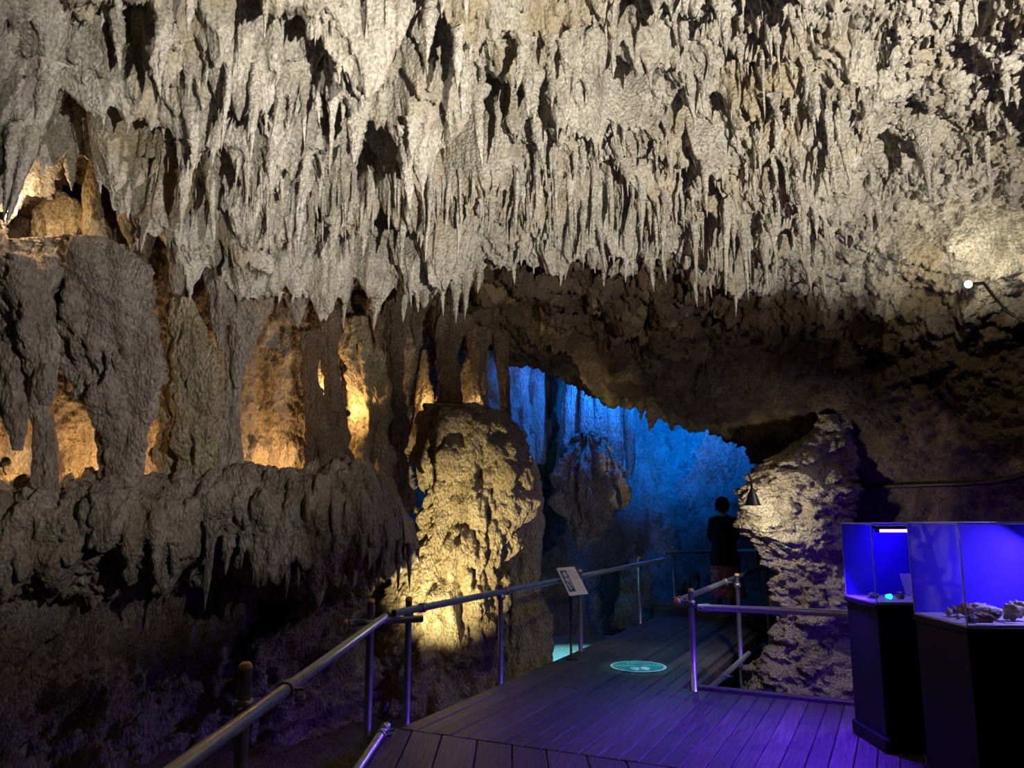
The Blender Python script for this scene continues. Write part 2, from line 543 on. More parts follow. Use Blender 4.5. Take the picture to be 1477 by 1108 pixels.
# the many small ones, joined
vs, qs, off = [], [], 0
for c in cand[285:2300]:
    me = SM[rng.randint(18)]
    V = np.empty(len(me.vertices) * 3, np.float32)
    me.vertices.foreach_get('co', V)
    V = V.reshape(26, 14, 3)[::3, ::2]
    a = rng.uniform(0, 6.28)
    V = np.stack([(V[..., 0] * math.cos(a) - V[..., 1] * math.sin(a)) * c[3], (V[..., 0] * math.sin(a) + V[..., 1] * math.cos(a)) * c[3], V[..., 2] * c[2]], -1) + c[1]
    vs.append(V.reshape(-1, 3))
    qs.append(grid_quads(9, 7, True, off))
    off += 63
if vs:
    tag(link(bpy.data.objects.new('small_stalactites', np_mesh('small_stalactites', np.concatenate(vs), np.concatenate(qs), M['stal'])), ceiling), kind='stuff')


# ------------------------------------------------------------------ ringed formations
def ringform(name, rings, mat, parent=None, nseg=72, nring=90, amp=(0.10, 0.05, 0.02), freq=(1.6, 5, 14), stretch=0.5, seed=0, flute=0.0, drips=0.0):
    """rings: (x, y, z, rx, ry) from top to bottom; a closed, wrinkled rock body"""
    R = np.array(rings, float)
    t = np.linspace(0, len(R) - 1, nring)
    Wm = crw(t, len(R))
    C = Wm @ R
    C[:, 3:] = np.maximum(C[:, 3:], 0.004)
    a = np.linspace(0, 2 * PI, nseg, endpoint=False)
    Sx = C[:, 0, None] + C[:, 3, None] * np.cos(a)
    Sy = C[:, 1, None] + C[:, 4, None] * np.sin(a)
    Sz = np.repeat(C[:, 2, None], nseg, 1)
    B = np.stack([Sx, Sy, Sz], -1)
    n = np.stack([np.cos(a)[None] * np.ones((nring, 1)), np.sin(a)[None] * np.ones((nring, 1)), np.zeros((nring, nseg))], -1)
    q = B * np.array([1, 1, stretch]) + seed * 3.17
    scl = np.clip(np.minimum(C[:, 3], C[:, 4])[:, None] / 0.35, 0.12, 1.0)
    d = amp[0] * fbm(q, freq[0], 3, seed) + amp[1] * bil(q, freq[1], 3, seed + 3, 0.55) + amp[2] * bil(q, freq[2], 3, seed + 6, 0.6)
    if flute:
        q2 = B * np.array([1, 1, 0.10]) + seed
        d = d + flute * bil(q2, 4.0, 3, seed + 9, 0.5)
    B = B + n * (d * scl)[..., None]
    if drips:
        B[..., 2] -= drips * pend(B[..., 0], B[..., 1], 0.2, seed) * scl
    V = B.reshape(-1, 3)
    quads = grid_quads(nring, nseg, True)
    top, bot = B[0].mean(0), B[-1].mean(0)
    V = np.concatenate([V, [top, bot]])
    j = np.arange(nseg)
    ti, bi = nring * nseg, nring * nseg + 1
    capq = np.concatenate([np.stack([np.full(nseg, ti), (j + 1) % nseg, j, j], -1)[:, :3],
                           np.stack([np.full(nseg, bi), (nring - 1) * nseg + j, (nring - 1) * nseg + (j + 1) % nseg], -1)])
    tris = np.concatenate([quads[:, [0, 1, 2]], quads[:, [0, 2, 3]], capq])
    return link(bpy.data.objects.new(name, np_mesh(name, V, tris, mat)), parent)


def pxrings(d, lst, depth=0.8, dd=0.0):
    """(py, px centre, half width px) -> rings at distance d"""
    out = []
    for k, (py, px, hw) in enumerate(lst):
        p = P(px, py, d + dd * k)
        r = hw * d / FPX
        out.append((p[0], p[1], p[2], r, r * depth))
    return out


# ------------------------------------------------------------------ LEFT WALL
lpx = [-420, -200, 0, 150, 300, 420, 530, 620, 700, 780, 860]
d0 = [4.9, 6.0, 6.9, 7.5, 8.1, 8.6, 9.4, 10.6, 11.8, 13.0, 14.2]
#        py   offset
lrows = [(180, 0.9), (300, 0.55), (420, 0.50), (540, 0.72), (640, 0.85), (692, 0.75), (712, 0.0), (790, -0.15), (838, 0.1), (866, 0.45), (930, 0.25), (1010, -0.1), (1100, -0.55), (1260, -1.5)]
ctrl = []
for (py, off) in lrows:
    row = []
    for px, d in zip(lpx, d0):
        o = off
        y = py
        if px >= 600:                                  # behind the pillar the wall has no ledge
            o = 0.35 if py > 690 else off * 0.6
            if py > 690:
                d = {620: 11.2, 700: 13.6, 780: 15.6, 860: 17.2}[px]
        row.append(P(px, y, d + o))
    ctrl.append(row)
tr2 = seg_t([22, 34, 40, 40, 22, 18, 34, 26, 20, 30, 34, 34, 30])
tc2 = seg_t([30, 48, 48, 48, 44, 42, 36, 30, 26, 24])
S = surf(ctrl, tr2, tc2)
N = normals(S)
if np.einsum('abk,k->ab', N, np.array([0.4, -1.0, 0])).mean() < 0:
    N = -N
q = S * np.array([1, 1, 0.45])
d = 0.24 * fbm(S, 0.9, 4, 61) + 0.16 * bil(q, 2.2, 4, 62, 0.5) + 0.10 * bil(q, 5.5, 4, 63, 0.55) + 0.045 * bil(S, 15.0, 3, 64, 0.6)
low = ss(8.2, 9.5, np.repeat(tr2[:, None], len(tc2), 1))
d = d + low * (0.28 * bil(S, 2.1, 4, 67, 0.55) + 0.55 * fbm(S @ np.array([[1, 0, 0.5], [0, 1, 0], [-0.5, 0, 1]]), 1.25, 5, 66, 0.55, True))
wall_left = tag(grid_obj('wall_left', S + N * d[..., None], M['wall']), kind='structure')
wall_left['label'] = 'grey cave wall of flowstone and columns along the left of the path'


def hang(lst, d, mat='wall', name='rock_drape', seed=0, depth=0.8, fl=0.15, amp=(0.20, 0.12, 0.05), nseg=56, nring=90, parent=None, dd=0):
    return ringform(name, pxrings(d, lst, depth, dd), M[mat], parent or wall_left, nseg, nring, amp, (1.8, 5.5, 15), 0.45, seed, fl)


hang([(346, 96, 60), (362, 98, 112), (395, 108, 122), (450, 130, 108), (520, 160, 92), (590, 172, 66), (650, 175, 46), (705, 174, 40), (760, 174, 46)], 6.75, dd=0.085, seed=1, name='rock_column', depth=0.5, nseg=110, nring=150)
hang([(320, -80, 90), (390, -55, 85), (480, -15, 60), (540, 12, 36), (600, 22, 22), (650, 26, 8)], 6.6, seed=2, depth=0.6, nseg=80, nring=110)
hang([(380, 30, 60), (470, 52, 46), (540, 62, 30), (585, 66, 10)], 6.55, seed=3)
hang([(520, 45, 20), (580, 58, 22), (650, 68, 20), (700, 68, 28), (760, 68, 30)], 7.1, seed=4, name='rock_column')
hang([(430, 262, 20), (500, 275, 36), (570, 284, 50), (640, 286, 54), (705, 290, 66), (770, 290, 70)], 7.45, dd=0.09, seed=5, name='rock_column', depth=0.7, nseg=90, nring=120, mat='flow')
hang([(250, 262, 34), (320, 262, 30), (380, 256, 17), (425, 254, 4)], 7.2, seed=6)
hang([(270, 318, 38), (350, 322, 38), (430, 320, 27), (470, 316, 12), (505, 318, 4)], 7.5, seed=7)
hang([(280, 378, 60), (350, 378, 62), (420, 366, 48), (480, 352, 27), (530, 344, 12), (560, 342, 3)], 7.7, seed=8, depth=0.6)
hang([(280, 452, 48), (350, 446, 52), (410, 432, 32), (450, 430, 13), (475, 430, 3)], 7.9, seed=9, depth=0.6)
hang([(280, 505, 34), (350, 505, 33), (400, 500, 18), (440, 498, 5)], 8.1, seed=10)
hang([(470, 336, 10), (540, 335, 14), (600, 332, 16), (690, 330, 22), (750, 330, 30)], 7.75, seed=11, name='rock_column')
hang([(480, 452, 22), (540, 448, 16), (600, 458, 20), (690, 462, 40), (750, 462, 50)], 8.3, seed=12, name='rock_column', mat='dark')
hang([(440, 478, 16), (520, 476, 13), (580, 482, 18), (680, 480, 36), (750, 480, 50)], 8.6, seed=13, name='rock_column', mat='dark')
hang([(460, 522, 36), (520, 526, 38), (580, 532, 38), (640, 528, 44), (740, 528, 60)], 9.3, seed=14, name='rock_column', mat='flow')
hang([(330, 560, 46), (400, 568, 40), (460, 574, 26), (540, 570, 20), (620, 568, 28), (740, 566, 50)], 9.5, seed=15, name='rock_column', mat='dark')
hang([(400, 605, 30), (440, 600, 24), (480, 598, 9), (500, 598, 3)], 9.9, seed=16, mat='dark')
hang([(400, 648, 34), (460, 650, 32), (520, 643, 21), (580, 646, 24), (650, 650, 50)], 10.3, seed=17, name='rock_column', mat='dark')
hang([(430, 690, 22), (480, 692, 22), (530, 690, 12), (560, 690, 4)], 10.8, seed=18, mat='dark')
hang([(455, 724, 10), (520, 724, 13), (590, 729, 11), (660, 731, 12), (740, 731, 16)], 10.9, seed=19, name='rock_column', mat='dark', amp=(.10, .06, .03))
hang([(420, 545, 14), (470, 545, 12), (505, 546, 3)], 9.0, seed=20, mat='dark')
hang([(222, 133, 3), (255, 134, 11), (300, 133, 18), (345, 138, 26), (400, 140, 40)], 7.0, seed=21, name='stalagmite', mat='flow', nseg=40, fl=0.05)
hang([(240, 182, 9), (258, 182, 9), (290, 180, 15), (320, 184, 20), (350, 189, 9), (370, 190, 2)], 6.95, seed=22, mat='flow', nseg=40, fl=0.05)
hang([(278, 82, 16), (300, 86, 40), (340, 92, 58), (400, 95, 70)], 7.15, seed=23, name='stalagmite', mat='flow', depth=0.5, nseg=80)
hang([(290, 215, 14), (320, 214, 18), (352, 212, 10), (372, 213, 3)], 7.0, seed=24, nseg=40)

hang([(505, 612, 4), (545, 612, 12), (600, 613, 18), (660, 613, 24)], 10.75, seed=25, name='stalagmite', mat='flow', nseg=40, fl=0.05)
hang([(500, 690, 8), (530, 684, 20), (570, 680, 26), (630, 680, 34)], 11.1, seed=26, name='stalagmite', mat='flow', nseg=48, fl=0.05)
hang([(470, 463, 5), (510, 462, 10), (560, 462, 14), (640, 462, 20)], 9.3, seed=27, name='stalagmite', mat='flow', nseg=40, fl=0.05)
# ------------------------------------------------------------------ flowstone ledge below the niches
ledge = empty('flowstone_ledge', tuple(P(300, 800, 7.6)))
tag(ledge, 'broad rounded grey flowstone ledge with fluted curtains hanging below the lit niches', 'rock ledge')


def sweepform(name, rings, mat, nseg, nring, amp, freq, seed, loc, parent, fringe=0.0):
    """rings along x: (x, y, z, depth radius, height radius)"""
    R = np.array(rings, float)
    C = crw(np.linspace(0, len(R) - 1, nring), len(R)) @ R
    a = np.linspace(0, 2 * PI, nseg, endpoint=False)
    ca, sa = np.cos(a), np.sin(a)
    B = np.stack([np.repeat(C[:, 0, None], nseg, 1), C[:, 1, None] - C[:, 3, None] * ca, C[:, 2, None] + C[:, 4, None] * sa], -1)
    n = np.stack([0 * ca, -ca, sa], -1)[None] * np.ones((nring, 1, 1))
    q = B * np.array([1, 1, 0.35]) + seed
    d = amp[0] * fbm(B + seed, freq[0], 3, seed) + amp[1] * bil(q, freq[1], 3, seed + 2, 0.55) + amp[2] * bil(q, freq[2], 3, seed + 4, 0.6)
    B = B + n * d[..., None]
    if fringe:
        below = ss(0.15, 0.8, -sa)[None]
        B[..., 2] -= fringe * below * pend(B[..., 0], B[..., 1] * 0.4, 0.17, seed + 8, 0.8, 0.9)
    V = B.reshape(-1, 3) - np.array(loc)
    return link(bpy.data.objects.new(name, np_mesh(name, V, grid_quads(nring, nseg, True), mat)), parent)


lr = []
for px, py, d, h in [(-380, 770, 5.2, 70), (-150, 765, 6.1, 80), (0, 760, 6.7, 78), (120, 752, 7.0, 70), (250, 745, 7.2, 74), (400, 742, 7.5, 80), (500, 752, 7.8, 78), (560, 768, 8.1, 62), (590, 782, 8.3, 36), (602, 792, 8.4, 8)]:
    p = P(px, py, d + 0.45)
    lr.append((p[0], p[1], p[2], 0.62 if h > 40 else 0.3, h * d / FPX))
sweepform('ledge_body', lr, M['wall'], 120, 420, (0.26, 0.13, 0.04), (1.1, 3.6, 11), 71, tuple(ledge.location), ledge, 0.30)
CM = [stal_mesh('curtain', 300 + i, 26, 14, 0.3, 0.2, M['wall'], 0.15) for i in range(6)]
for k, (px, py, lp, wp_) in enumerate([(306, 770, 110, 17), (330, 780, 50, 18), (352, 775, 45, 16), (372, 780, 60, 18), (392, 780, 50, 17), (418, 770, 90, 15), (432, 775, 75, 13),
                                       (455, 780, 55, 14), (472, 782, 62, 14), (490, 785, 50, 13), (506, 785, 62, 14), (520, 790, 48, 12), (540, 790, 60, 14), (556, 790, 52, 13), (574, 790, 62, 14), (590, 795, 60, 12),
                                       (225, 785, 40, 30), (190, 790, 35, 26), (255, 790, 45, 22)]):
    d = float(np.interp(px, [0, 250, 400, 500, 590], [6.7, 7.2, 7.5, 7.8, 8.3])) + 0.05
    p = P(px, py, d)
    o = bpy.data.objects.new('curtain', CM[k % 6])
    f = proj(p)[2]
    o.location = Vector(p) - ledge.location
    o.scale = (wp_ * f / FPX * 0.62, wp_ * f / FPX * 0.5, lp * f / FPX)
    o.rotation_euler = (0, 0, k * 1.3)
    link(o, ledge)

# ------------------------------------------------------------------ big yellow-lit pillar
def pillar():
    rr = []
    for py, px, hw in [(584, 655, 45), (604, 662, 80), (640, 674, 92), (700, 682, 90), (760, 676, 84), (820, 664, 82), (870, 650, 84), (930, 630, 100), (985, 616, 118), (1040, 606, 132)]:
        p = P(px, py, 10.1)
        r = hw * 10.1 / FPX
        rr.append((p[0], p[1], p[2], r, r * 0.75))
    o = ringform('flowstone_pillar', rr, M['flow'], None, 200, 300, (0.24, 0.17, 0.055), (1.5, 2.8, 9), 0.6, 31, 0.08)
    return tag(o, 'massive flowstone pillar lit yellow from below, behind the left handrail', 'rock pillar')


pillar()
o = ringform('flowstone_pillar', pxrings(11.2, [(610, 735, 12), (650, 742, 24), (700, 750, 34), (760, 752, 36), (850, 748, 40), (940, 745, 52), (990, 745, 60)]), M['flow'], None, 90, 160, (0.12, 0.08, 0.03), (1.7, 5, 13), 0.4, 33, 0.08)
tag(o, 'slimmer fluted brown pillar in shade joined to the yellow-lit pillar', 'rock pillar')

# ------------------------------------------------------------------ BACK CHAMBER
bpx = [480, 600, 720, 820, 920, 1020, 1120, 1230, 1380]
bd = [13.5, 14.6, 15.6, 16.2, 16.4, 16.2, 15.6, 14.6, 13.0]
brow = [(380, 0.9), (470, 0.5), (560, 0.2), (640, 0.0), (720, -0.1), (800, -0.5), (870, -1.0), (940, -2.2)]
ctrl = [[P(px, py, d + o) for px, d in zip(bpx, bd)] for py, o in brow]
S = surf(ctrl, seg_t([30, 54, 60, 60, 60, 46, 34]), seg_t([26, 36, 50, 60, 64, 64, 54, 24]))
N = normals(S)
if np.einsum('abk,k->ab', N, np.array([0, -1.0, 0])).mean() < 0:
    N = -N
q = S * np.array([1, 1, 0.4])
d = 0.35 * fbm(S, 0.7, 4, 81) + 0.30 * bil(q, 1.6, 4, 82, 0.55) + 0.13 * bil(q, 5, 4, 83, 0.6) + 0.05 * bil(S, 13, 3, 84, 0.6)
wall_back = tag(grid_obj('wall_back', S + N * d[..., None], M['back']), kind='structure')
wall_back['label'] = 'blue-lit back wall of the far chamber'
for k, (lst, dd_) in enumerate([
        ([(470, 745, 20), (540, 745, 22), (600, 750, 20), (660, 756, 18), (720, 756, 10)], 13.2),
        ([(480, 775, 16), (560, 773, 17), (620, 775, 16), (670, 778, 10)], 13.5),
        ([(500, 826, 12), (580, 822, 14), (640, 822, 18), (690, 820, 24)], 13.3),
        ([(520, 846, 10), (590, 846, 11), (650, 846, 15), (700, 846, 20)], 13.2),
        ([(520, 866, 11), (590, 866, 12), (650, 868, 15), (700, 870, 18)], 13.3),
        ([(540, 886, 9), (600, 886, 10), (650, 889, 11), (690, 890, 8)], 13.5),
        ([(560, 905, 8), (610, 906, 9), (660, 908, 8), (690, 908, 3)], 14.5)]):
    ringform('rock_drape', pxrings(dd_, lst), M['back'], wall_back, 48, 110, (0.08, 0.05, 0.02), (2, 6, 14), 0.25, 90 + k, 0.10)
o = ringform('hanging_rock', pxrings(13.0, [(618, 850, 10), (632, 850, 34), (655, 850, 46), (690, 850, 52), (730, 852, 50), (762, 846, 36), (785, 838, 14), (794, 836, 4)]), M['wall'], None, 150, 220, (0.26, 0.15, 0.05), (1.8, 3.8, 10), 0.5, 57, 0.12)
tag(o, 'dark fluted rock mass hanging in front of the blue chamber', 'rock')
for k, (py, px, hw, h) in enumerate([(880, 990, 20, 70), (865, 915, 26, 60), (900, 720, 30, 60), (938, 768, 20, 34)]):
    dd_ = [14.4, 14.3, 12.6, 11.8][k]
    ringform('boulder', pxrings(dd_, [(py - h, px, hw * 0.3), (py - h * 0.7, px, hw * 0.9), (py, px, hw * 1.1), (py + 40, px, hw * 1.3)]), M['boulder' if k < 2 else 'wall'], None, 50, 60, (0.12, 0.08, 0.03), (2, 5, 12), 0.7, 140 + k)
lab = ['tan boulder standing behind the far handrail post', 'rough grey boulder behind the end of the long handrail', 'dark rock slab in shade beside the slimmer brown pillar', 'rounded dark rock at the edge of the lit water']
for o_, l_ in zip([o for o in bpy.data.objects if o.name.split('.')[0] == 'boulder'], lab):
    tag(o_, l_, 'boulder')

# ------------------------------------------------------------------ right boulder pillar
rb = []
for py, px, hw in [(600, 1215, 40), (650, 1195, 66), (685, 1160, 80), (720, 1142, 84), (750, 1145, 82), (790, 1160, 74), (830, 1174, 64), (880, 1176, 64), (930, 1174, 74), (980, 1178, 92), (1030, 1175, 115), (1060, 1175, 125)]:
    p = P(px, py, 8.9)
    r = hw * 8.9 / FPX
    rb.append((p[0], p[1], p[2], r, r * 0.8))
o = ringform('rock_pillar', rb, M['boulder'], None, 190, 260, (0.20, 0.13, 0.055), (1.6, 3.2, 8), 1.6, 45)
tag(o, 'tan bulging limestone pillar with a hooded lamp, beside the display tanks', 'rock pillar')

# ------------------------------------------------------------------ FLOOR and water
gx, gy = np.meshgrid(np.linspace(-6.5, 7.5, 240), np.linspace(2.0, 17.5, 260))
S = np.stack([gx, gy, np.full_like(gx, -0.72)], -1)
S[..., 2] += 0.16 * fbm(S, 0.9, 4, 101) + 0.10 * fbm(S, 3.2, 4, 102, 0.55, True)
S[..., 2] += 0.6 * ss(-0.8, -2.6, gx + 0.0 * gy) * ss(8.5, 6.0, gy) * 0.4
floor = tag(grid_obj('floor', S, M['ground']), kind='structure')
floor['label'] = 'dark wet rocky cave ground under the boardwalk'
m, nt, b = newmat('stream_water')
b.inputs['Base Color'].default_value = (0.30, 0.50, 0.50, 1)
b.inputs['Roughness'].default_value = 0.25
tcn = nt.nodes.new('ShaderNodeTexCoord')
bp = nt.nodes.new('ShaderNodeBump')
bp.inputs['Strength'].default_value = 1.0
bp.inputs['Distance'].default_value = 0.05
nt.links.new(noise(nt, tcn.outputs['Object'], 14, 4, 0.6, 1.0), bp.inputs['Height'])
nt.links.new(bp.outputs[0], b.inputs['Normal'])
M['water'] = m
wx, wy = np.meshgrid(np.linspace(-0.6, 3.4, 60), np.linspace(10.6, 14.6, 60))
W_ = np.stack([wx, wy, np.full_like(wx, -0.60)], -1)
W_[..., 2] += 0.008 * fbm(W_, 4, 3, 111)
wat = tag(grid_obj('stream_water', W_, M['water']), 'shallow stream pool lit pale cyan beside the boardwalk', 'water')
wat['kind'] = 'structure'

# ------------------------------------------------------------------ BOARDWALK
m, nt, b = newmat('deck_timber')
tcn = nt.nodes.new('ShaderNodeTexCoord')
mp = nt.nodes.new('ShaderNodeMapping')
mp.inputs['Scale'].default_value = (14, 1.2, 6)
nt.links.new(tcn.outputs['Object'], mp.inputs[0])
oi = nt.nodes.new('ShaderNodeObjectInfo')
g = noise(nt, mp.outputs[0], 3.2, 8, 0.65, 0.8)
c = ramp(nt, g, [(0.28, (0.022, 0.018, 0.016)), (0.5, (0.06, 0.05, 0.046)), (0.72, (0.115, 0.098, 0.088))])
rv = ramp(nt, oi.outputs['Random'], [(0, (0.65, 0.65, 0.66)), (1, (1.15, 1.1, 1.05))])
c = mixc(nt, 1.0, c, rv, 'MULTIPLY')
nt.links.new(c, b.inputs['Base Color'])
b.inputs['Roughness'].default_value = 0.5
b.inputs['Specular IOR Level'].default_value = 0.45
bp = nt.nodes.new('ShaderNodeBump')
bp.inputs['Strength'].default_value = 0.35
bp.inputs['Distance'].default_value = 0.01
nt.links.new(g, bp.inputs['Height'])
nt.links.new(bp.outputs[0], b.inputs['Normal'])
M['deck'] = m

deck = empty('boardwalk', (0, 0, 0))
tag(deck, 'dark timber boardwalk crossing the cave between handrails', 'boardwalk', kind='structure')
eA = np.array([0.445, 0.8955])
nA = np.array([0.8955, -0.445])


def prism(name, poly, z0, z1, mat, parent, bev=0.006, org=None, axis=None):
    """bevelled slab from an (x,y) polygon, its local Y along axis"""
    poly = np.array(poly, float)
    o2 = poly.mean(0) if org is None else np.array(org)
    ax = np.array(axis if axis is not None else (0, 1.0))
    ang = math.atan2(ax[1], ax[0]) - PI / 2
    c, s = math.cos(-ang), math.sin(-ang)
    loc = (poly - o2) @ np.array([[c, s], [-s, c]])
    bm = bmesh.new()
    vb = [bm.verts.new((x, y, z0 - z1)) for x, y in loc]
    vt = [bm.verts.new((x, y, 0)) for x, y in loc]
    n = len(loc)
    bm.faces.new(vt)
    bm.faces.new(vb[::-1])
    for i in range(n):
        bm.faces.new((vb[i], vb[(i + 1) % n], vt[(i + 1) % n], vt[i]))
    bmesh.ops.recalc_face_normals(bm, faces=bm.faces[:])
    if bev:
        te = [e for e in bm.edges if all(v.co.z > -1e-6 for v in e.verts)]
        bmesh.ops.bevel(bm, geom=te, offset=bev, segments=1, affect='EDGES')
    me = bpy.data.meshes.new(name)
    bm.to_mesh(me)
    bm.free()
    me.materials.append(mat)
    o = bpy.data.objects.new(name, me)
    o.location = (o2[0], o2[1], z1)
    o.rotation_euler = (0, 0, ang)
    return link(o, parent)


J0, J1 = np.array([-0.92, 6.27]), np.array([0.72, 5.50])
jd = (J1 - J0) / np.linalg.norm(J1 - J0)


def s_on_line(nv, p0, dirv):
    """s coordinate where the line p0+k*dirv meets offset nv across the bridge"""
    k = (nv - p0 @ nA) / (dirv @ nA)
    return (p0 + k * dirv) @ eA


rnd = random.Random(5)
n_edges = [-3.56]
while n_edges[-1] < 1.35:
    n_edges.append(n_edges[-1] + rnd.choice((0.138, 0.145, 0.15)))
endA, endB = np.array([2.50, 12.98]), np.array([3.56, 11.52])
for a, b_ in zip(n_edges[:-1], n_edges[1:]):
    bridge = b_ < -1.84
    if bridge:
        f = lambda v: s_on_line(v, endA, endB - endA)
    else:
        f = lambda v: 7.52
    g0 = lambda v: s_on_line(v, J0, jd)
    cuts = [None]
    if bridge and rnd.random() < 0.8:
        cuts.append(rnd.uniform(7.0, 10.5))
    cuts.append(None)
    for k in range(len(cuts) - 1):
        lo = (g0(a), g0(b_)) if cuts[k] is None else (cuts[k] + .002,) * 2
        hi = (f(a), f(b_)) if cuts[k + 1] is None else (cuts[k + 1] - .002,) * 2
        if min(hi) - max(lo) < 0.1:
            continue
        gap = 0.003
        poly = [eA * lo[0] + nA * (a + gap), eA * lo[1] + nA * (b_ - gap), eA * hi[1] + nA * (b_ - gap), eA * hi[0] + nA * (a + gap)]
        prism('plank', poly, -0.045, rnd.uniform(-0.002, 0.001), M['deck'], deck, 0.005, axis=eA)
# near landing planks, run towards the camera
x = -1.02
while x < 4.3:
    wd = rnd.choice((0.24, 0.255, 0.27))
    x2 = x + wd
    yl = lambda v: J0[1] + (v - J0[0]) * jd[1] / jd[0] - 0.012
    prism('plank', [(x + .004, -3.0), (x2 - .004, -3.0), (x2 - .004, yl(x2)), (x + .004, yl(x))], -0.05, rnd.uniform(-0.004, 0.0), M['deck'], deck, 0.006)
    x = x2


def seg_poly(p, q, wd):
    p, q = np.array(p, float), np.array(q, float)
    d = (q - p) / np.linalg.norm(q - p)
    n = np.array([-d[1], d[0]]) * wd / 2
    return [p - n, q - n, q + n, p + n], d


def beam(p, q, wd, z0, z1, name='beam'):
    pl, d = seg_poly(p, q, wd)
    return prism(name, pl, z0, z1, M['deck'], deck, 0.006, axis=d)


beam(eA * 7.55 + nA * -1.86, eA * 7.55 + nA * 0.9, 0.09, -0.10, 0.035, 'kerb_board')
for nv in (-3.5, -2.7, -1.92):
    beam(eA * 5.5 + nA * nv, eA * 11.9 + nA * nv, 0.09, -0.19, -0.047)
for sv in (6.0, 7.3, 8.6, 9.9, 11.2):
    beam(eA * sv + nA * -3.5, eA * sv + nA * -1.9, 0.09, -0.30, -0.192)
beam((-1.0, -2.9), (-1.0, 6.1), 0.08, -0.2, -0.052)
beam((4.0, -2.9), (4.0, 4.2), 0.08, -0.2, -0.052)
# far platform, one step up
for k in range(9):
    o0 = np.array([2.40, 13.05]) + np.array([0.587, -0.81]) * (0.0)
    u = np.array([0.587, -0.81])
    v = np.array([0.81, 0.587])
    a0 = o0 + v * (0.16 * k + 0.02)
    prism('plank', [a0 - u * 0.15, a0 + u * 2.6, a0 + u * 2.6 + v * 0.153, a0 - u * 0.15 + v * 0.153], 0.14, 0.19, M['deck'], deck, 0.005, axis=u)
beam(o0 - u * 0.1 + v * 0.05, o0 + u * 2.5 + v * 0.05, 0.08, -0.2, 0.138)
beam(o0 - u * 0.1 + v * 1.35, o0 + u * 2.5 + v * 1.35, 0.08, -0.2, 0.138)


# ------------------------------------------------------------------ pipes
def tube_mesh(name, pts, r, mat, ns=14, cap=True):
    pts = [Vector(p) for p in pts]
    V, n = [], len(pts)
    up0 = None
    for i, p in enumerate(pts):
        t = (pts[min(i + 1, n - 1)] - pts[max(i - 1, 0)]).normalized()
        if up0 is None:
            up0 = Vector((0, 0, 1)) if abs(t.z) < 0.9 else Vector((1, 0, 0))
        a = t.cross(up0).normalized()
        b2 = a.cross(t).normalized()
        up0 = b2
        for k in range(ns):
            th = 2 * PI * k / ns
            V.append(p + a * (r * math.cos(th)) + b2 * (r * math.sin(th)))
    F = [tuple(x) for x in grid_quads(n, ns, True)]
    if cap:
        F.append(tuple(range(ns)))
        F.append(tuple((n - 1) * ns + k for k in range(ns))[::-1])
    me = bpy.data.meshes.new(name)
    me.from_pydata([tuple(v) for v in V], [], F)
    for p in me.polygons:
        p.use_smooth = len(p.vertices) == 4
    me.materials.append(mat)
    return me


def tube(name, pts, r, mat, parent, ns=14):
    base = Vector(pts[0])
    o = bpy.data.objects.new(name, tube_mesh(name, [Vector(p) - base for p in pts], r, mat, ns))
    o.location = base - (parent.location if parent else Vector())
    return link(o, parent)


def lathe(name, prof, mat, parent, loc, ns=18, rot=None, smooth=True):
    V = [(r * math.cos(2 * PI * k / ns), r * math.sin(2 * PI * k / ns), z) for r, z in prof for k in range(ns)]
    F = [tuple(x) for x in grid_quads(len(prof), ns, True)]
    F.append(tuple(range(ns))[::-1])
    F.append(tuple((len(prof) - 1) * ns + k for k in range(ns)))
    me = bpy.data.meshes.new(name)
    me.from_pydata(V, [], F)
    for p in me.polygons:
        p.use_smooth = smooth and len(p.vertices) == 4
    me.materials.append(mat)
    o = bpy.data.objects.new(name, me)
    o.location = Vector(loc) - (parent.location if parent else Vector())
    if rot:
        o.rotation_euler = rot
    return link(o, parent)


def clamp(parent, at, direction):
    """scaffold swivel clamp: two collars and a bolt"""
    at = Vector(at)
    d = Vector(direction).normalized()
    rot = d.to_track_quat('Z', 'X').to_euler()
    o = lathe('clamp', [(0.030, -0.03), (0.040, -0.03), (0.040, 0.03), (0.030, 0.03)], M['clamp'], parent, at, 16, rot)
    side = d.cross(Vector((0, 0, 1)))
    if side.length < 0.1:
        side = Vector((1, 0, 0))
    bo = bpy.data.objects.new('bolt', tube_mesh('bolt', [(0, 0.03, 0), (0, 0.085, 0)], 0.009, M['clamp'], 8))
    link(bo, o)
    return o


CAP = [(0.001, 0.028), (0.018, 0.026), (0.027, 0.018), (0.030, 0.006), (0.030, -0.006)]
CAP = CAP[::-1]


def cap(parent, at, rot=None):
    return lathe('end_cap', CAP, M['cap'], parent, at, 16, rot)


def post(parent, x, y, z0, z1, r=0.027):
    tube('post', [(x, y, z0), (x, y, z1)], r, M['steel'], parent)
    cap(parent, (x, y, z1 + 0.004))


RH = 0.84
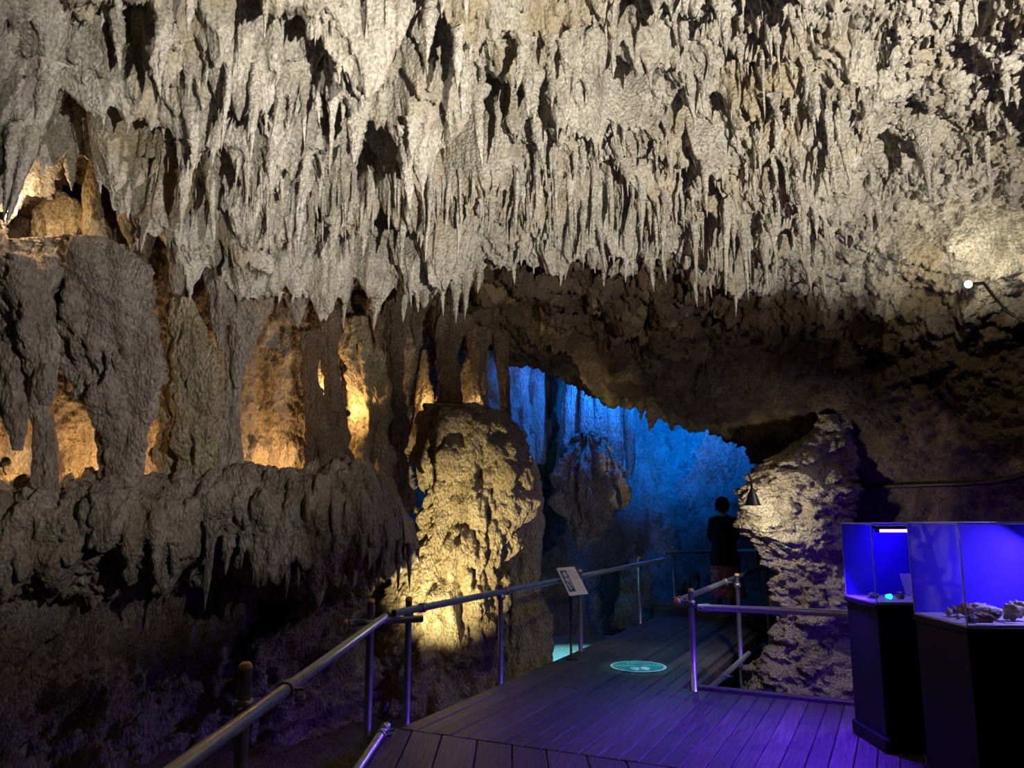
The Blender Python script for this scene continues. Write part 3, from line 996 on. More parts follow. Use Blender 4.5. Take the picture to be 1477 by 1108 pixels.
# left bridge railing
rl = empty('handrail', (-0.9, 6.3, 0))
tag(rl, 'long steel pipe handrail along the left edge of the bridge', 'handrail')
a = P(572, 884, 6.28)
a_, b_ = Vector((-0.93, 6.22, RH + 0.02)), Vector((2.52, 13.0, RH + 0.02))
bp_ = [(-0.80, 6.50), (-0.06, 7.83), (0.88, 9.55), (2.03, 12.15)]
tube('rail', [a_, b_], 0.030, M['steel'], rl, 18)
lathe('bore_shade', [(0.022, -0.001), (0.022, 0.0)], M['black'], rl, a_ - (b_ - a_).normalized() * 0.001, 14, (b_ - a_).to_track_quat('Z', 'X').to_euler())  # black disc on the closed pipe end, standing for the shade inside
for (x, y) in bp_:
    off = nA * -0.06
    post(rl, x + off[0], y + off[1], -0.5, RH + 0.085)
    dirv = (b_ - a_).normalized()
    t = (Vector((x, y, 0)) - Vector((a_.x, a_.y, 0))).dot(dirv)
    clamp(rl, a_ + dirv * (t + 0.09), dirv)
    clamp(rl, (x + off[0], y + off[1], RH - 0.03), (0, 0, 1))

# near left railing, alongside the landing
nl = empty('handrail', (-1.08, 3.5, 0))
tag(nl, 'near steel pipe handrail running along the left of the landing with an orange-capped post', 'handrail')
a_, b_ = Vector((-1.13, 0.4, RH - 0.01)), Vector((-1.0, 6.25, RH - 0.01))
tube('rail', [a_, b_], 0.030, M['steel'], nl, 18)
for (x, y) in [(-1.20, 3.60), (-1.10, 6.15)]:
    post(nl, x, y, -0.5, RH + 0.11, 0.030)
    dirv = (b_ - a_).normalized()
    t = y - a_.y
    clamp(nl, a_ + dirv * (t + 0.16), dirv)
    clamp(nl, (x, y, RH - 0.05), (0, 0, 1))
tube('cross_pipe', [(-1.26, 6.12, RH - 0.04), (-0.72, 6.36, RH - 0.04)], 0.027, M['steel'], nl)
cap(nl, (-1.27, 6.115, RH - 0.04), (0, -PI / 2, 0))
tube('toe_pipe', [(-1.06, 2.0, 0.03), (-0.96, 6.2, 0.03)], 0.03, M['steel'], nl)
for y in (5.95, 6.08):
    clamp(nl, (-0.965, y, 0.03), (0.02, 1, 0))

# right bridge railing
rr_ = empty('handrail', (1.72, 7.4, 0))
tag(rr_, 'steel pipe handrail along the right edge of the bridge towards the rock pillar', 'handrail')
c0 = eA * 7.45 + nA * -1.86
pts = [c0, eA * 9.5 + nA * -1.80, eA * 11.75 + nA * -1.80]
a_, b_ = Vector((*(eA * 7.32 + nA * -1.90), 0.82)), Vector((*(eA * 12.2 + nA * -1.83), 0.84))
tube('rail', [a_, b_], 0.030, M['steel'], rr_, 18)
dirv = (b_ - a_).normalized()
cap(rr_, a_ - dirv * 0.004, (-dirv).to_track_quat('Z', 'X').to_euler())
for p in pts:
    post(rr_, p[0] + 0.05, p[1] - 0.02, -0.45 if p is not c0 else 0.0, 0.90)
    t = (Vector((p[0], p[1], 0.8)) - a_).dot(dirv)
    clamp(rr_, a_ + dirv * (t - 0.08), dirv)
    clamp(rr_, (p[0] + 0.05, p[1] - 0.02, 0.79), (0, 0, 1))
tube('toe_pipe', [(*(eA * 7.62 + nA * -1.72), -0.02), (*(eA * 9.9 + nA * -1.72), -0.04)], 0.028, M['steel'], rr_)
clamp(rr_, (*(eA * 8.4 + nA * -1.72), -0.03), (*eA, 0))

# short front rail to the tanks
fr = empty('handrail', (1.78, 7.33, 0))
tag(fr, 'level steel pipe rail in front of the rock pillar, lit violet, ending at the tanks', 'handrail')
fa, fb = Vector((*(c0 + np.array([0.10, -0.10])), 0.765)), Vector((2.78, 6.42, 0.83))
tube('rail', [fa, fb], 0.030, M['steel'], fr, 18)
clamp(fr, fa + Vector((0.06, -0.02, 0)), fb - fa)

# far railings around the platform
fa1 = empty('handrail', (2.9, 13.9, 0.2))
tag(fa1, 'distant dark handrail behind the person at the end of the bridge', 'handrail')
tube('rail', [(2.75, 13.95, 0.93), (4.6, 13.6, 0.98)], 0.028, M['steel'], fa1)
for x, y in [(2.88, 13.95), (4.3, 13.66)]:
    post(fa1, x, y, -0.3, 1.0)

# ------------------------------------------------------------------ floor sticker
stk = empty('floor_sticker', (1.36, 8.60, 0.006))
tag(stk, 'round green and white distance sticker with two footprints stuck on the boardwalk', 'sticker')
M['stgreen'] = plain('green_print', (0.02, 0.42, 0.34), 0.35, var=0.1)
M['stwhite'] = plain('white_print', (0.88, 0.95, 0.95), 0.35, var=0.04)


def flat_poly(name, pts, z, mat, parent, thick=0.0015):
    n = len(pts)
    V = [(x, y, z) for x, y in pts] + [(x, y, z + thick) for x, y in pts]
    F = [tuple(range(n, 2 * n))] + [(i, (i + 1) % n, n + (i + 1) % n, n + i) for i in range(n)]
    me = bpy.data.meshes.new(name)
    me.from_pydata(V, [], F)
    me.materials.append(mat)
    return link(bpy.data.objects.new(name, me), parent)


def circ(cx, cy, rx, ry, n=40, rot=0):
    return [(cx + rx * math.cos(t) * math.cos(rot) - ry * math.sin(t) * math.sin(rot), cy + rx * math.cos(t) * math.sin(rot) + ry * math.sin(t) * math.cos(rot)) for t in [2 * PI * k / n for k in range(n)]]


flat_poly('white_rim', circ(0, 0, 0.30, 0.30), 0, M['stwhite'], stk)
flat_poly('green_disc', circ(0, 0, 0.272, 0.272), 0.0016, M['stgreen'], stk)
for s in (-1, 1):
    pr = [(s * 0.055 + (0.042 + (0.012 if y > 0 else 0)) * math.cos(t), -0.13 + 0.085 * math.sin(t)) for t in [2 * PI * k / 24 for k in range(24)] for y in [math.sin(t)]]
    flat_poly('footprint', pr, 0.0032, M['stwhite'], stk)
for k in range(11):                                     # the curved line of lettering, too small to read
    t = math.radians(-2 - 0) + (k - 5) * 0.0
    x = (k - 5) * 0.045
    y = 0.035 - 0.35 * x * x
    for (dx, dy, w_, h_) in ((-0.012, 0.018, 0.03, 0.012), (0.0, -0.004, 0.034, 0.011), (-0.008, 0.0, 0.009, 0.052), (0.011, -0.016, 0.008, 0.03)):
        flat_poly('lettering', [(x + dx - w_ / 2, y + dy - h_ / 2), (x + dx + w_ / 2, y + dy - h_ / 2), (x + dx + w_ / 2, y + dy + h_ / 2), (x + dx - w_ / 2, y + dy + h_ / 2)], 0.0032, M['stwhite'], stk)
for s in (-1, 1):
    flat_poly('bracket', [(s * 0.085, 0.135), (s * 0.097, 0.15), (s * 0.097, 0.185), (s * 0.085, 0.20), (s * 0.08, 0.19), (s * 0.089, 0.18), (s * 0.089, 0.155), (s * 0.08, 0.145)], 0.0032, M['stwhite'], stk)
for x in (-0.045, -0.015, 0.02, 0.045):
    flat_poly('lettering', [(x - 0.011, 0.15), (x + 0.011, 0.155), (x + 0.008, 0.185), (x - 0.008, 0.18)], 0.0032, M['stwhite'], stk)

# ------------------------------------------------------------------ information board
ib = empty('information_board', (0.78, 9.15, 0))
tag(ib, 'tilted cream information board with a dark picture on a thin black post', 'sign')
M['cream'] = plain('cream_board', (0.80, 0.70, 0.48), 0.5, var=0.08)
M['ink'] = plain('faded_ink', (0.50, 0.42, 0.28), 0.6, var=0.2)
M['pic'] = plain('picture_ink', (0.05, 0.05, 0.08), 0.5, var=0.3)
M['picl'] = plain('picture_grey', (0.45, 0.42, 0.42), 0.5, var=0.4, scale=25)
bd_ = bpy.data.objects.new('board', None)
c = [P(801, 821, 9.05), P(824, 816, 9.2), P(848, 855, 9.0), P(828, 862, 8.85)]
o_ = np.mean(c, 0)
bx = (c[1] - c[0] + c[2] - c[3]) / 2
by = (c[0] - c[3] + c[1] - c[2]) / 2
# a real board: perpendicular axes, leaning back towards the viewer
X_ = Vector((0.93, 0.36, 0.05)).normalized()
Yv = Vector((-0.40, 0.62, 0.62))
Yv = (Yv - X_ * Yv.dot(X_)).normalized()
Z_ = X_.cross(Yv)
Wd, Ht = 0.235, 0.43
me = bpy.data.meshes.new('board')
bm = bmesh.new()
bmesh.ops.create_cube(bm, size=1)
for v in bm.verts:
    v.co = Vector((v.co.x * Wd, v.co.y * Ht, v.co.z * 0.014))
bmesh.ops.bevel(bm, geom=bm.edges[:], offset=0.003, segments=1, affect='EDGES')
bm.to_mesh(me)
bm.free()
me.materials.append(M['cream'])
board = bpy.data.objects.new('board', me)
board.matrix_local = Matrix.Translation(Vector(o_) - ib.location) @ Matrix((X_, Yv, Z_)).transposed().to_4x4()
link(board, ib)
rc = lambda x0, y0, x1, y1: [(x0, y0), (x1, y0), (x1, y1), (x0, y1)]
flat_poly('picture', rc(-0.098, -0.165, -0.015, 0.165), 0.0072, M['pic'], board, 0.0008)
for pl in ([(-0.09, 0.10), (-0.05, 0.155), (-0.025, 0.12), (-0.03, 0.07), (-0.07, 0.06)], [(-0.075, 0.05), (-0.03, 0.055), (-0.022, -0.02), (-0.05, -0.03), (-0.085, 0.0)],
           [(-0.09, -0.03), (-0.06, -0.04), (-0.055, -0.13), (-0.075, -0.14)], [(-0.045, -0.04), (-0.022, -0.03), (-0.03, -0.12), (-0.042, -0.11)]):
    flat_poly('picture_figure', pl, 0.0081, M['picl'], board, 0.0006)
for k in range(12):
    yy = 0.155 - k * 0.027
    flat_poly('text_line', rc(0.0, yy - 0.003, 0.098 - 0.03 * ((k * 7) % 3 == 0), yy + 0.003), 0.0072, M['ink'], board, 0.0006)
tube('sign_post', [(o_[0] - 0.02, o_[1] + 0.02, 0.0), (o_[0] - 0.02, o_[1] + 0.02, o_[2] - 0.01)], 0.014, M['black'], ib, 10)
prism('base_plate', [(o_[0] - .08, o_[1] - .05), (o_[0] + .05, o_[1] - .05), (o_[0] + .05, o_[1] + .08), (o_[0] - .08, o_[1] + .08)], 0.002, 0.012, M['black'], None, 0.002)
bpl = bpy.data.objects['base_plate']
bpl.parent = ib
bpl.location = bpl.location - ib.location

# ------------------------------------------------------------------ display tanks
m, nt, b = newmat('tank_glass')
nt.nodes.remove(b)
out = nt.nodes['Material Output']
tp = nt.nodes.new('ShaderNodeBsdfTransparent')
tp.inputs[0].default_value = (0.93, 0.94, 1.0, 1)
gl = nt.nodes.new('ShaderNodeBsdfGlossy')
gl.inputs['Roughness'].default_value = 0.03
lw0 = nt.nodes.new('ShaderNodeLayerWeight')
lw0.inputs[0].default_value = 0.5
pw = nt.nodes.new('ShaderNodeMath')
pw.operation = 'POWER'
nt.links.new(lw0.outputs['Facing'], pw.inputs[0])
pw.inputs[1].default_value = 4.0
lw = nt.nodes.new('ShaderNodeMath')
lw.operation = 'MULTIPLY_ADD'
nt.links.new(pw.outputs[0], lw.inputs[0])
lw.inputs[1].default_value = 0.2
lw.inputs[2].default_value = 0.022
mx = nt.nodes.new('ShaderNodeMixShader')
nt.links.new(lw.outputs[0], mx.inputs[0])
nt.links.new(tp.outputs[0], mx.inputs[1])
nt.links.new(gl.outputs[0], mx.inputs[2])
nt.links.new(mx.outputs[0], out.inputs[0])
M['glass'] = m
m, nt, b = newmat('violet_lit_edge')
b.inputs['Base Color'].default_value = (0.75, 0.75, 1.0, 1)  # pale violet colour stands for lamp light glowing in the glass edges
b.inputs['Roughness'].default_value = 0.3
b.inputs['Transmission Weight'].default_value = 0.3
M['edge'] = m
M['uvpaint'] = plain('painted_violet_light', (0.045, 0.018, 0.60), 0.7, var=0.2, scale=3, spec=0.1)  # blue colour stands for violet light on the wall behind
M['sand'] = plain('tank_base', (0.30, 0.28, 0.40), 0.7, var=0.3)


def box(name, lo, hi, mat, parent, bev=0.004):
    lo, hi = Vector(lo), Vector(hi)
    bm = bmesh.new()
    bmesh.ops.create_cube(bm, size=1)
    sz = hi - lo
    for v in bm.verts:
        v.co = Vector((v.co.x * sz.x, v.co.y * sz.y, v.co.z * sz.z))
    if bev:
        bmesh.ops.bevel(bm, geom=bm.edges[:], offset=min(bev, min(sz) * 0.3), segments=1, affect='EDGES')
    me = bpy.data.meshes.new(name)
    bm.to_mesh(me)
    bm.free()
    me.materials.append(mat)
    o = bpy.data.objects.new(name, me)
    o.location = (lo + hi) / 2 - (parent.location if parent else Vector())
    return link(o, parent)


def tank(x0, x1, y0, y1, zt, h, lab_c, lab_t):
    c = empty('cabinet', ((x0 + x1) / 2, (y0 + y1) / 2, 0))
    tag(c, lab_c, 'cabinet')
    box('body', (x0, y0, 0.10), (x1, y1, zt - 0.035), M['cabinet'], c, 0.006)
    box('plinth', (x0 - 0.02, y0 - 0.02, 0.0), (x1 + 0.02, y1 + 0.02, 0.10), M['cabinet'], c, 0.012)
    box('top_rim', (x0 - 0.012, y0 - 0.012, zt - 0.035), (x1 + 0.012, y1 + 0.012, zt), M['cabinet'], c, 0.004)
    for k in range(2):
        xa = x0 + 0.02 + k * (x1 - x0 - 0.02) / 2
        d_ = box('door', (xa, y0 - 0.014, 0.14), (xa + (x1 - x0 - 0.06) / 2, y0, zt - 0.06), M['cabinet'], c, 0.003)
        box('handle', (0, 0, 0), (0.012, 0.018, 0.09), M['black'], None, 0.002)
        hd = [o for o in bpy.data.objects if o.name.startswith('handle') and o.parent is None][0]
        hd.parent = d_
        hd.location = ((-1 if k else 1) * ((x1 - x0 - 0.06) / 4 - 0.03), -0.016, 0.1)
    t = empty('display_tank', ((x0 + x1) / 2, (y0 + y1) / 2, zt))
    tag(t, lab_t, 'display tank')
    z0, z1, g_ = zt + 0.002, zt + h, 0.008
    box('base_sheet', (x0, y0, z0), (x1, y1, z0 + 0.012), M['sand'], t, 0.002)
    zz = z0 + 0.012
    box('pane', (x0, y0, zz), (x1, y0 + g_, z1), M['glass'], t, 0)
    box('pane', (x0, y0 + g_, zz), (x0 + g_, y1 - g_, z1), M['glass'], t, 0)
    box('pane', (x1 - g_, y0 + g_, zz), (x1, y1 - g_, z1), M['glass'], t, 0)
    box('back_panel', (x0, y1 - g_, zz), (x1, y1, z1), M['uvpaint'], t, 0)  # added panel in place of clear glass and the violet-lit wall
    e_ = 0.0035
    for (xa, ya) in ((x0, y0), (x1, y0), (x0, y1)):
        box('corner_edge', (xa - e_, ya - e_, zz), (xa + e_, ya + e_, z1), M['edge'], t, 0.0005)
    box('top_edge', (x0, y0 - e_, z1 - 0.004), (x1, y0 + e_, z1 + 0.005), M['edge'], t, 0.0005)
    box('top_edge', (x0, y1 - e_, z1 - 0.004), (x1, y1 + e_, z1 + 0.005), M['edge'], t, 0.0005)
    box('top_edge', (x0 - e_, y0, z1 - 0.004), (x0 + e_, y1, z1 + 0.005), M['edge'], t, 0.0005)
    box('bottom_edge', (x0 - e_, y0 - e_, z0), (x1, y0 - 0.001, z0 + 0.012), M['edge'], t, 0.0005)
    box('bottom_edge', (x0 - e_, y0, z0), (x0 - 0.001, y1, z0 + 0.012), M['edge'], t, 0.0005)
    return t


T1 = (2.60, 3.22, 5.62, 6.12, 1.0, 0.56)
T2 = (2.58, 3.95, 4.49, 5.06, 1.0, 0.58)
t1 = tank(*T1, 'black display cabinet at the end of the violet pipe rail', 'glass display tank with a violet tube lamp and one glowing mineral')
t2 = tank(*T2, 'black display cabinet under the tank full of pale mineral stones', 'glass display tank holding pale mineral stones and cards')


def uvlamp(x0, x1, y, z, lab, e):
    u = empty('tube_lamp', ((x0 + x1) / 2, y, z))
    tag(u, lab, 'lamp')
    box('housing', (x0 - 0.03, y - 0.03, z + 0.012), (x1 + 0.03, y + 0.03, z + 0.04), M['black'], u, 0.004)
    tube('tube', [(x0, y, z), (x1, y, z)], 0.011, M['uv'], u, 12)
    for x_ in (x0, x1):
        box('socket', (x_ - 0.012, y - 0.014, z - 0.012), (x_ + 0.012, y + 0.014, z + 0.014), M['black'], u, 0.002)
    return u


uvlamp(2.80, 3.08, 5.95, 1.505, 'violet tube lamp under the rim of the tank with the glowing mineral', 1)
uvlamp(3.42, 3.80, 4.95, 1.525, 'violet tube lamp at the back of the tank of pale stones', 1)
VIO = (0.10, 0.02, 1.0)
light('AREA', 'uv_glow', (2.92, 5.86, 1.49), 1.5, VIO, (2.80, 5.75, 0.9), (0.34, 0.05))
light('AREA', 'uv_glow', (3.35, 4.75, 1.52), 13, (0.42, 0.32, 1.0), (2.95, 4.65, 0.9), (0.34, 0.05))
light('SPOT', 'uv_spill', (2.50, 5.86, 1.50), 820, VIO, (1.65, 6.05, 0.0), 0.06, 104, 1.0)
light('AREA', 'uv_glow', (3.0, 6.32, 1.15), 38, VIO, (3.2, 8.0, -0.4), (0.34, 0.05))  # added fill that turns the foot of the rock pillar violet

uvlamp(2.83, 3.17, 6.27, 1.18, 'added unseen violet tube lamp behind the tank with the glowing mineral', 1)  # added unseen lamp to go with the violet fill on the rock pillar
# stones and cards in the tanks
mats = {'white': rockmat('white_mineral', (0.45, 0.42, 0.36), (0.68, 0.64, 0.55), (0.85, 0.82, 0.72), None, 0, 9, 0.6),
        'yellow': rockmat('yellow_mineral', (0.55, 0.50, 0.25), (0.78, 0.74, 0.45), (0.90, 0.88, 0.65), None, 0, 9, 0.6),
        'brown': rockmat('brown_mineral', (0.20, 0.10, 0.05), (0.40, 0.24, 0.14), (0.62, 0.48, 0.34), None, 0, 9, 0.6),
        'grey': rockmat('grey_mineral', (0.10, 0.10, 0.11), (0.26, 0.26, 0.28), (0.5, 0.5, 0.5), None, 0, 9, 0.6)}
m = plain('fluorescent_mineral', (0.1, 0.8, 0.7), 0.5, emit=(0.02, 0.75, 0.85), strength=2.2)
mats['glow'] = m


def stone(px, py, hw, hh, mt, seed, z, label, group=None, y=None, shape=1.0):
    r = ray(px, py + hh * 0.5)
    k = (z - EYE) / r[2]
    x_, y_ = r[0] * k, r[1] * k
    if y is not None:
        y_ = y
        x_ = r[0] / r[1] * y
    rx, rz = hw * y_ / FPX, hh * y_ / FPX
    n1, n2 = 26, 34
    a = np.linspace(0.0, PI, n1)[:, None]
    b2 = np.linspace(0, 2 * PI, n2, endpoint=False)[None]
    U = np.stack([np.sin(a) * np.cos(b2), np.sin(a) * np.sin(b2), np.cos(a) * np.ones_like(b2)], -1)
    f = 1 + 0.55 * fbm(U + seed * 3.1, 1.5, 3, seed) + 0.30 * bil(U + seed, 2.6, 3, seed + 3, 0.6)
    V = U * f[..., None] * np.array([rx, rx * 0.8, rz])
    V[..., 2] -= V[..., 2].min()
    o = bpy.data.objects.new('mineral_stone', np_mesh('mineral_stone', V, grid_quads(n1, n2, True), mats[mt]))
    o.location = (x_, y_, z)
    link(o)
    return tag(o, label, 'stone', group)


ZB = 1.0 + 0.0145
G2, G1 = 'stones in the tank of pale minerals', 'stones in the tank with the violet lamp'
stone(1467, 890, 18, 14, 'yellow', 1, ZB, 'large pale yellow mineral lump among the stones in the tank', G2, 4.66)
stone(1430, 882, 15, 7, 'white', 2, ZB, 'flat pinkish-white mineral slab behind the pale yellow lump', G2, 4.86)
stone(1420, 897, 13, 7, 'brown', 3, ZB, 'knobbly brown and white stone at the front of the mineral tank', G2, 4.60)
stone(1411, 879, 13, 6, 'white', 4, ZB, 'long whitish mineral slab beside the reddish stone in the tank', G2, 4.98)
stone(1393, 884, 11, 8, 'brown', 5, ZB, 'reddish-brown mineral stone behind the tank corner', G2, 4.83)
stone(1369, 883, 4, 7, 'white', 6, ZB, 'small upright white crystal on a card in the tank', G2, 4.76)
stone(1382, 889, 3, 4, 'yellow', 7, ZB, 'tiny yellowish pebble between the cards', G2, 4.70)
stone(1436, 894, 9, 7, 'grey', 8, ZB, 'dark grey sparkling stone beside the pale yellow lump', G2, 4.72)
stone(1402, 899, 8, 5, 'grey', 9, ZB, 'small dark stone against the front glass corner', G2, 4.58)
stone(1376, 874, 8, 5, 'grey', 10, ZB, 'flat grey stone at the back of the mineral tank', G2, 4.98)
stone(1282, 863, 5, 3.4, 'glow', 11, ZB, 'small mineral glowing cyan-green in the violet tank', G1, 5.80)
stone(1300, 864, 6, 3.5, 'brown', 12, ZB, 'small dull reddish stone beside the glowing mineral', G1, 5.80)
stone(1322, 859, 6, 5, 'white', 13, ZB, 'violet-lit pale stone near the right of the glowing mineral', G1, 5.84)
stone(1260, 861, 8, 4, 'grey', 14, ZB, 'low dark stone by the left glass of the violet tank', G1, 5.86)
stone(1296, 853, 5, 3, 'grey', 15, ZB, 'tiny grey stone behind the glowing mineral', G1, 5.98)
M['card'] = plain('label_card', (0.55, 0.5, 0.85), 0.6, var=0.06)
cl = ['pale card lying by the left pane of the mineral tank', 'pale card lying beside the small white crystal', 'pale card lying under the reddish-brown stone', 'pale card lying in front of the dark sparkling stone']
for k, (x_, y_, a_) in enumerate([(2.70, 4.86, 0.3), (2.72, 4.68, 0.2), (2.70, 4.54, 0.1), (2.90, 4.58, -0.2)]):
    c_ = box('label_card', (x_ - 0.05, y_ - 0.03, ZB), (x_ + 0.05, y_ + 0.03, ZB + 0.003), M['card'], None, 0.0008)
    c_.rotation_euler = (0, 0, a_)
    tag(c_, cl[k], 'card', 'cards in the mineral tank')
# standing card
sg = box('standing_card', (2.97, 5.20, 1.0), (3.09, 5.205, 1.12), M['card'], None, 0.001)
sg.location = (2.95, 5.66 + 0.16, ZB + 0.10)
sg.scale = (1, 1, 1.4)
sg.rotation_euler = (-0.35, 0, 0.2)
tag(sg, 'plain card leaning upright inside the violet tank', 'card')

# ------------------------------------------------------------------ lamps
def spot_fixture(name, loc, aim, mat, label, scale=1.0, bracket=True):
    loc, aim = Vector(loc), Vector(aim)
    d = (aim - loc).normalized()
    e = empty(name, loc)
    tag(e, label, 'lamp')
    rot = d.to_track_quat('Z', 'X').to_euler()
    s = scale
    lathe('housing', [(0.018 * s, -0.10 * s), (0.03 * s, -0.09 * s), (0.036 * s, -0.04 * s), (0.055 * s, 0.0), (0.058 * s, 0.02 * s), (0.052 * s, 0.02 * s), (0.048 * s, 0.004 * s)], M['black'], e, loc, 18, rot)
    lathe('lens', [(0.046 * s, 0.004 * s), (0.036 * s, 0.012 * s), (0.002 * s, 0.016 * s)], mat, e, loc, 18, rot)
    if bracket:
        tube('bracket', [loc - d * 0.05 * s, loc - d * 0.05 * s + Vector((0, 0.02, -0.09 * s)), loc - d * 0.05 * s + Vector((0, 0.06, -0.13 * s))], 0.009 * s, M['black'], e, 8)
    return e


LW = Vector(P(1397, 410, 6.75))
spot_fixture('spot_lamp', LW, LW + Vector((-1.0, -0.9, -0.55)), M['lampon'], 'small bright white spot lamp on the right wall with a black cable', 0.7)
light('SPOT', 'wall_lamp_beam', LW + Vector((-0.07, -0.07, -0.05)), 120, (1.0, 0.93, 0.80), (0.9, 7.8, 0.2), 0.03, 88, 0.8)
light('POINT', 'wall_lamp_glow', LW + Vector((-0.2, -0.35, 0.0)), 16, (1.0, 0.86, 0.60), None, 0.03)


def on_roof(px, py, off=0.03):
    k = np.argmin((PXR - px) ** 2 + (PYR - py) ** 2)
    p = ROOF.reshape(-1, 3)[k]
    dirv = Vector(p) - Vector((0, 0, EYE))
    return Vector(p) - dirv.normalized() * off


cb = [LW + Vector((0.05, 0.06, 0.02))] + [on_roof(x_, y_, 0.05) for x_, y_ in ((1418, 408), (1430, 425), (1450, 446), (1477, 464), (1520, 490), (1560, 520))]
tag(tube('cable', cb, 0.012, M['cable'], None, 8), 'thin black cable running down the wall from the bright spot lamp', 'cable')
cb = [on_roof(x_, y_, 0.10) for x_, y_ in ((1140, 668), (1165, 692), (1200, 700), (1250, 703), (1300, 701), (1350, 700), (1400, 697), (1440, 692), (1477, 684), (1530, 670))]
sm = crw(np.linspace(0, len(cb) - 1, 60), len(cb)) @ np.array([list(v) for v in cb])
tag(tube('cable', [tuple(v) for v in sm], 0.026, M['cable'], None, 10), 'thick black cable bundle slung along the dark wall above the tanks', 'cable')

ll = Vector(P(6, 312, 6.3))
spot_fixture('spot_lamp', ll, ll + Vector((1.0, 0.5, -0.15)), M['lampwarm'], 'warm spot lamp glowing beside the amber stalagmites high on the left wall', 0.8)
light('POINT', 'left_lamp_glow', P(48, 296, 6.55), 16, (1.0, 0.66, 0.34), None, 0.04)

# amber lamps hidden in the niches
niche = [(128, 668, 7.15, 24, 'amber niche lamp at the foot of the leftmost grey column'),
         (10, 655, 6.95, 16, 'amber niche lamp low behind the hanging rock points'),
         (222, 640, 7.75, 15, 'amber niche lamp between the grey and the brown column'),
         (396, 668, 8.25, 40, 'black niche lamp before the round amber-lit hollow'),
         (462, 560, 9.0, 12, 'amber niche lamp behind the narrow slit'),
         (500, 596, 9.2, 14, 'amber niche lamp beside the lit fluted column'),
         (614, 580, 10.2, 9, 'amber niche lamp inside the pointed opening'),
         (684, 580, 10.7, 10, 'amber niche lamp at the far small opening')]
nd = {128: 7.95, 10: 7.4, 222: 8.3, 396: 8.85, 462: 9.0, 500: 8.95, 614: 10.35, 684: 10.75}      # just before the back of each niche
for px, py, d_, e_, lb in niche:
    p = Vector(P(px, py, d_))
    k_ = nd[px] / p.y
    p = Vector((p.x * k_, p.y * k_, p.z + 0.01))
    spot_fixture('niche_lamp', p + Vector((0, 0, -0.05)), p + Vector((0.1, 1, 0.6)), M['lampwarm'], lb, 0.8, True)
    light('POINT', 'niche_glow', p + Vector((0.04, 0.15, 0.03)), e_ * 0.85, AMBER, None, 0.03)

# yellow lamp on the pillar, behind the ledge
light('SPOT', 'pillar_beam', (-1.22, 7.95, -0.18), 900, (1.0, 0.80, 0.40), (-0.76, 9.6, 1.05), 0.03, 60, 0.9)
p = Vector((-1.24, 7.90, -0.23))
spot_fixture('spot_lamp', p, P(672, 730, 10.0), M['lampwarm'], 'yellow spot lamp on the ground beyond the left handrail, aimed up at the pillar', 0.9)

# blue lamp of the far chamber
light('SPOT', 'blue_beam', (3.1, 12.9, 4.0), 1700, (0.0, 0.19, 1.0), (3.4, 16.5, 4.3), 0.06, 98, 1.0)
light('SPOT', 'blue_beam', (1.75, 12.72, 4.0), 200, (0.01, 0.20, 1.0), (1.1, 13.3, 3.2), 0.06, 150, 0.6)
light('SPOT', 'blue_beam', (0.35, 12.5, 4.25), 70, (0.01, 0.17, 1.0), (0.2, 13.2, 3.4), 0.06, 150, 0.6)
spot_fixture('spot_lamp', (3.1, 12.86, 4.06), (3.2, 16.5, 2.9), plain('lit_blue_lamp', (0.2, 0.5, 1), 0.4, emit=(0.0, 0.3, 1.0), strength=30), 'blue spot lamp above the arch of the far chamber', 1.0)

# cyan lamp over the water and far deck
light('SPOT', 'water_beam', (0.42, 11.75, 1.45), 380, (0.45, 0.95, 1.0), (0.9, 12.6, -0.6), 0.04, 44, 0.6)
spot_fixture('spot_lamp', (0.42, 11.75, 1.52), (0.95, 12.9, -0.6), plain('lit_cyan_lamp', (0.6, 0.9, 1), 0.4, emit=(0.4, 0.9, 1.0), strength=20), 'small spot lamp on the slimmer brown pillar, aimed down at the pool', 0.7)
light('SPOT', 'deck_beam', (2.3, 10.6, 3.0), 85, (0.22, 0.85, 0.90), (1.5, 8.8, 0.0), 0.05, 62, 1.0)

light('SPOT', 'sticker_fill', (1.9, 9.8, 3.3), 150, (0.30, 0.95, 0.95), (1.36, 8.6, 0.0), 0.02, 15, 0.6)  # added narrow spot, only there to brighten the sticker
# hooded lamp on the rock pillar
hp = Vector(P(1085, 716, 8.05))
hl = empty('hooded_lamp', hp)
tag(hl, 'black bell-shaped hooded lamp hanging against the tan rock pillar', 'lamp')
lathe('hood', [(0.088, -0.095), (0.080, -0.085), (0.045, 0.02), (0.022, 0.065), (0.016, 0.085)], M['black'], hl, hp, 20)
lathe('bulb', [(0.003, -0.085), (0.03, -0.07), (0.034, -0.045), (0.015, -0.01)], M['lampon'], hl, hp, 14)
tube('stem', [hp + Vector((0, 0, 0.08)), hp + Vector((0.0, 0.02, 0.17)), hp + Vector((0.02, 0.15, 0.24))], 0.012, M['black'], hl, 8)
light('SPOT', 'hood_glow', hp + Vector((0.04, 0.06, -0.13)), 60, (1.0, 0.92, 0.66), hp + Vector((0.55, 1.0, -0.35)), 0.03, 165, 0.4)

# roof floodlight fixture on the boardwalk, right of the path
ff_ = empty('floodlight', (3.3, -2.25, 0.0))
tag(ff_, 'black floodlight on a low stand at the right of the boardwalk', 'lamp')
box('head', (3.17, -2.36, 0.27), (3.43, -2.22, 0.39), M['black'], ff_, 0.01)
tube('stand', [(3.3, -2.28, 0.02), (3.3, -2.28, 0.28)], 0.014, M['black'], ff_, 8)
box('foot', (3.21, -2.36, 0.0), (3.39, -2.18, 0.02), M['black'], ff_, 0.004)


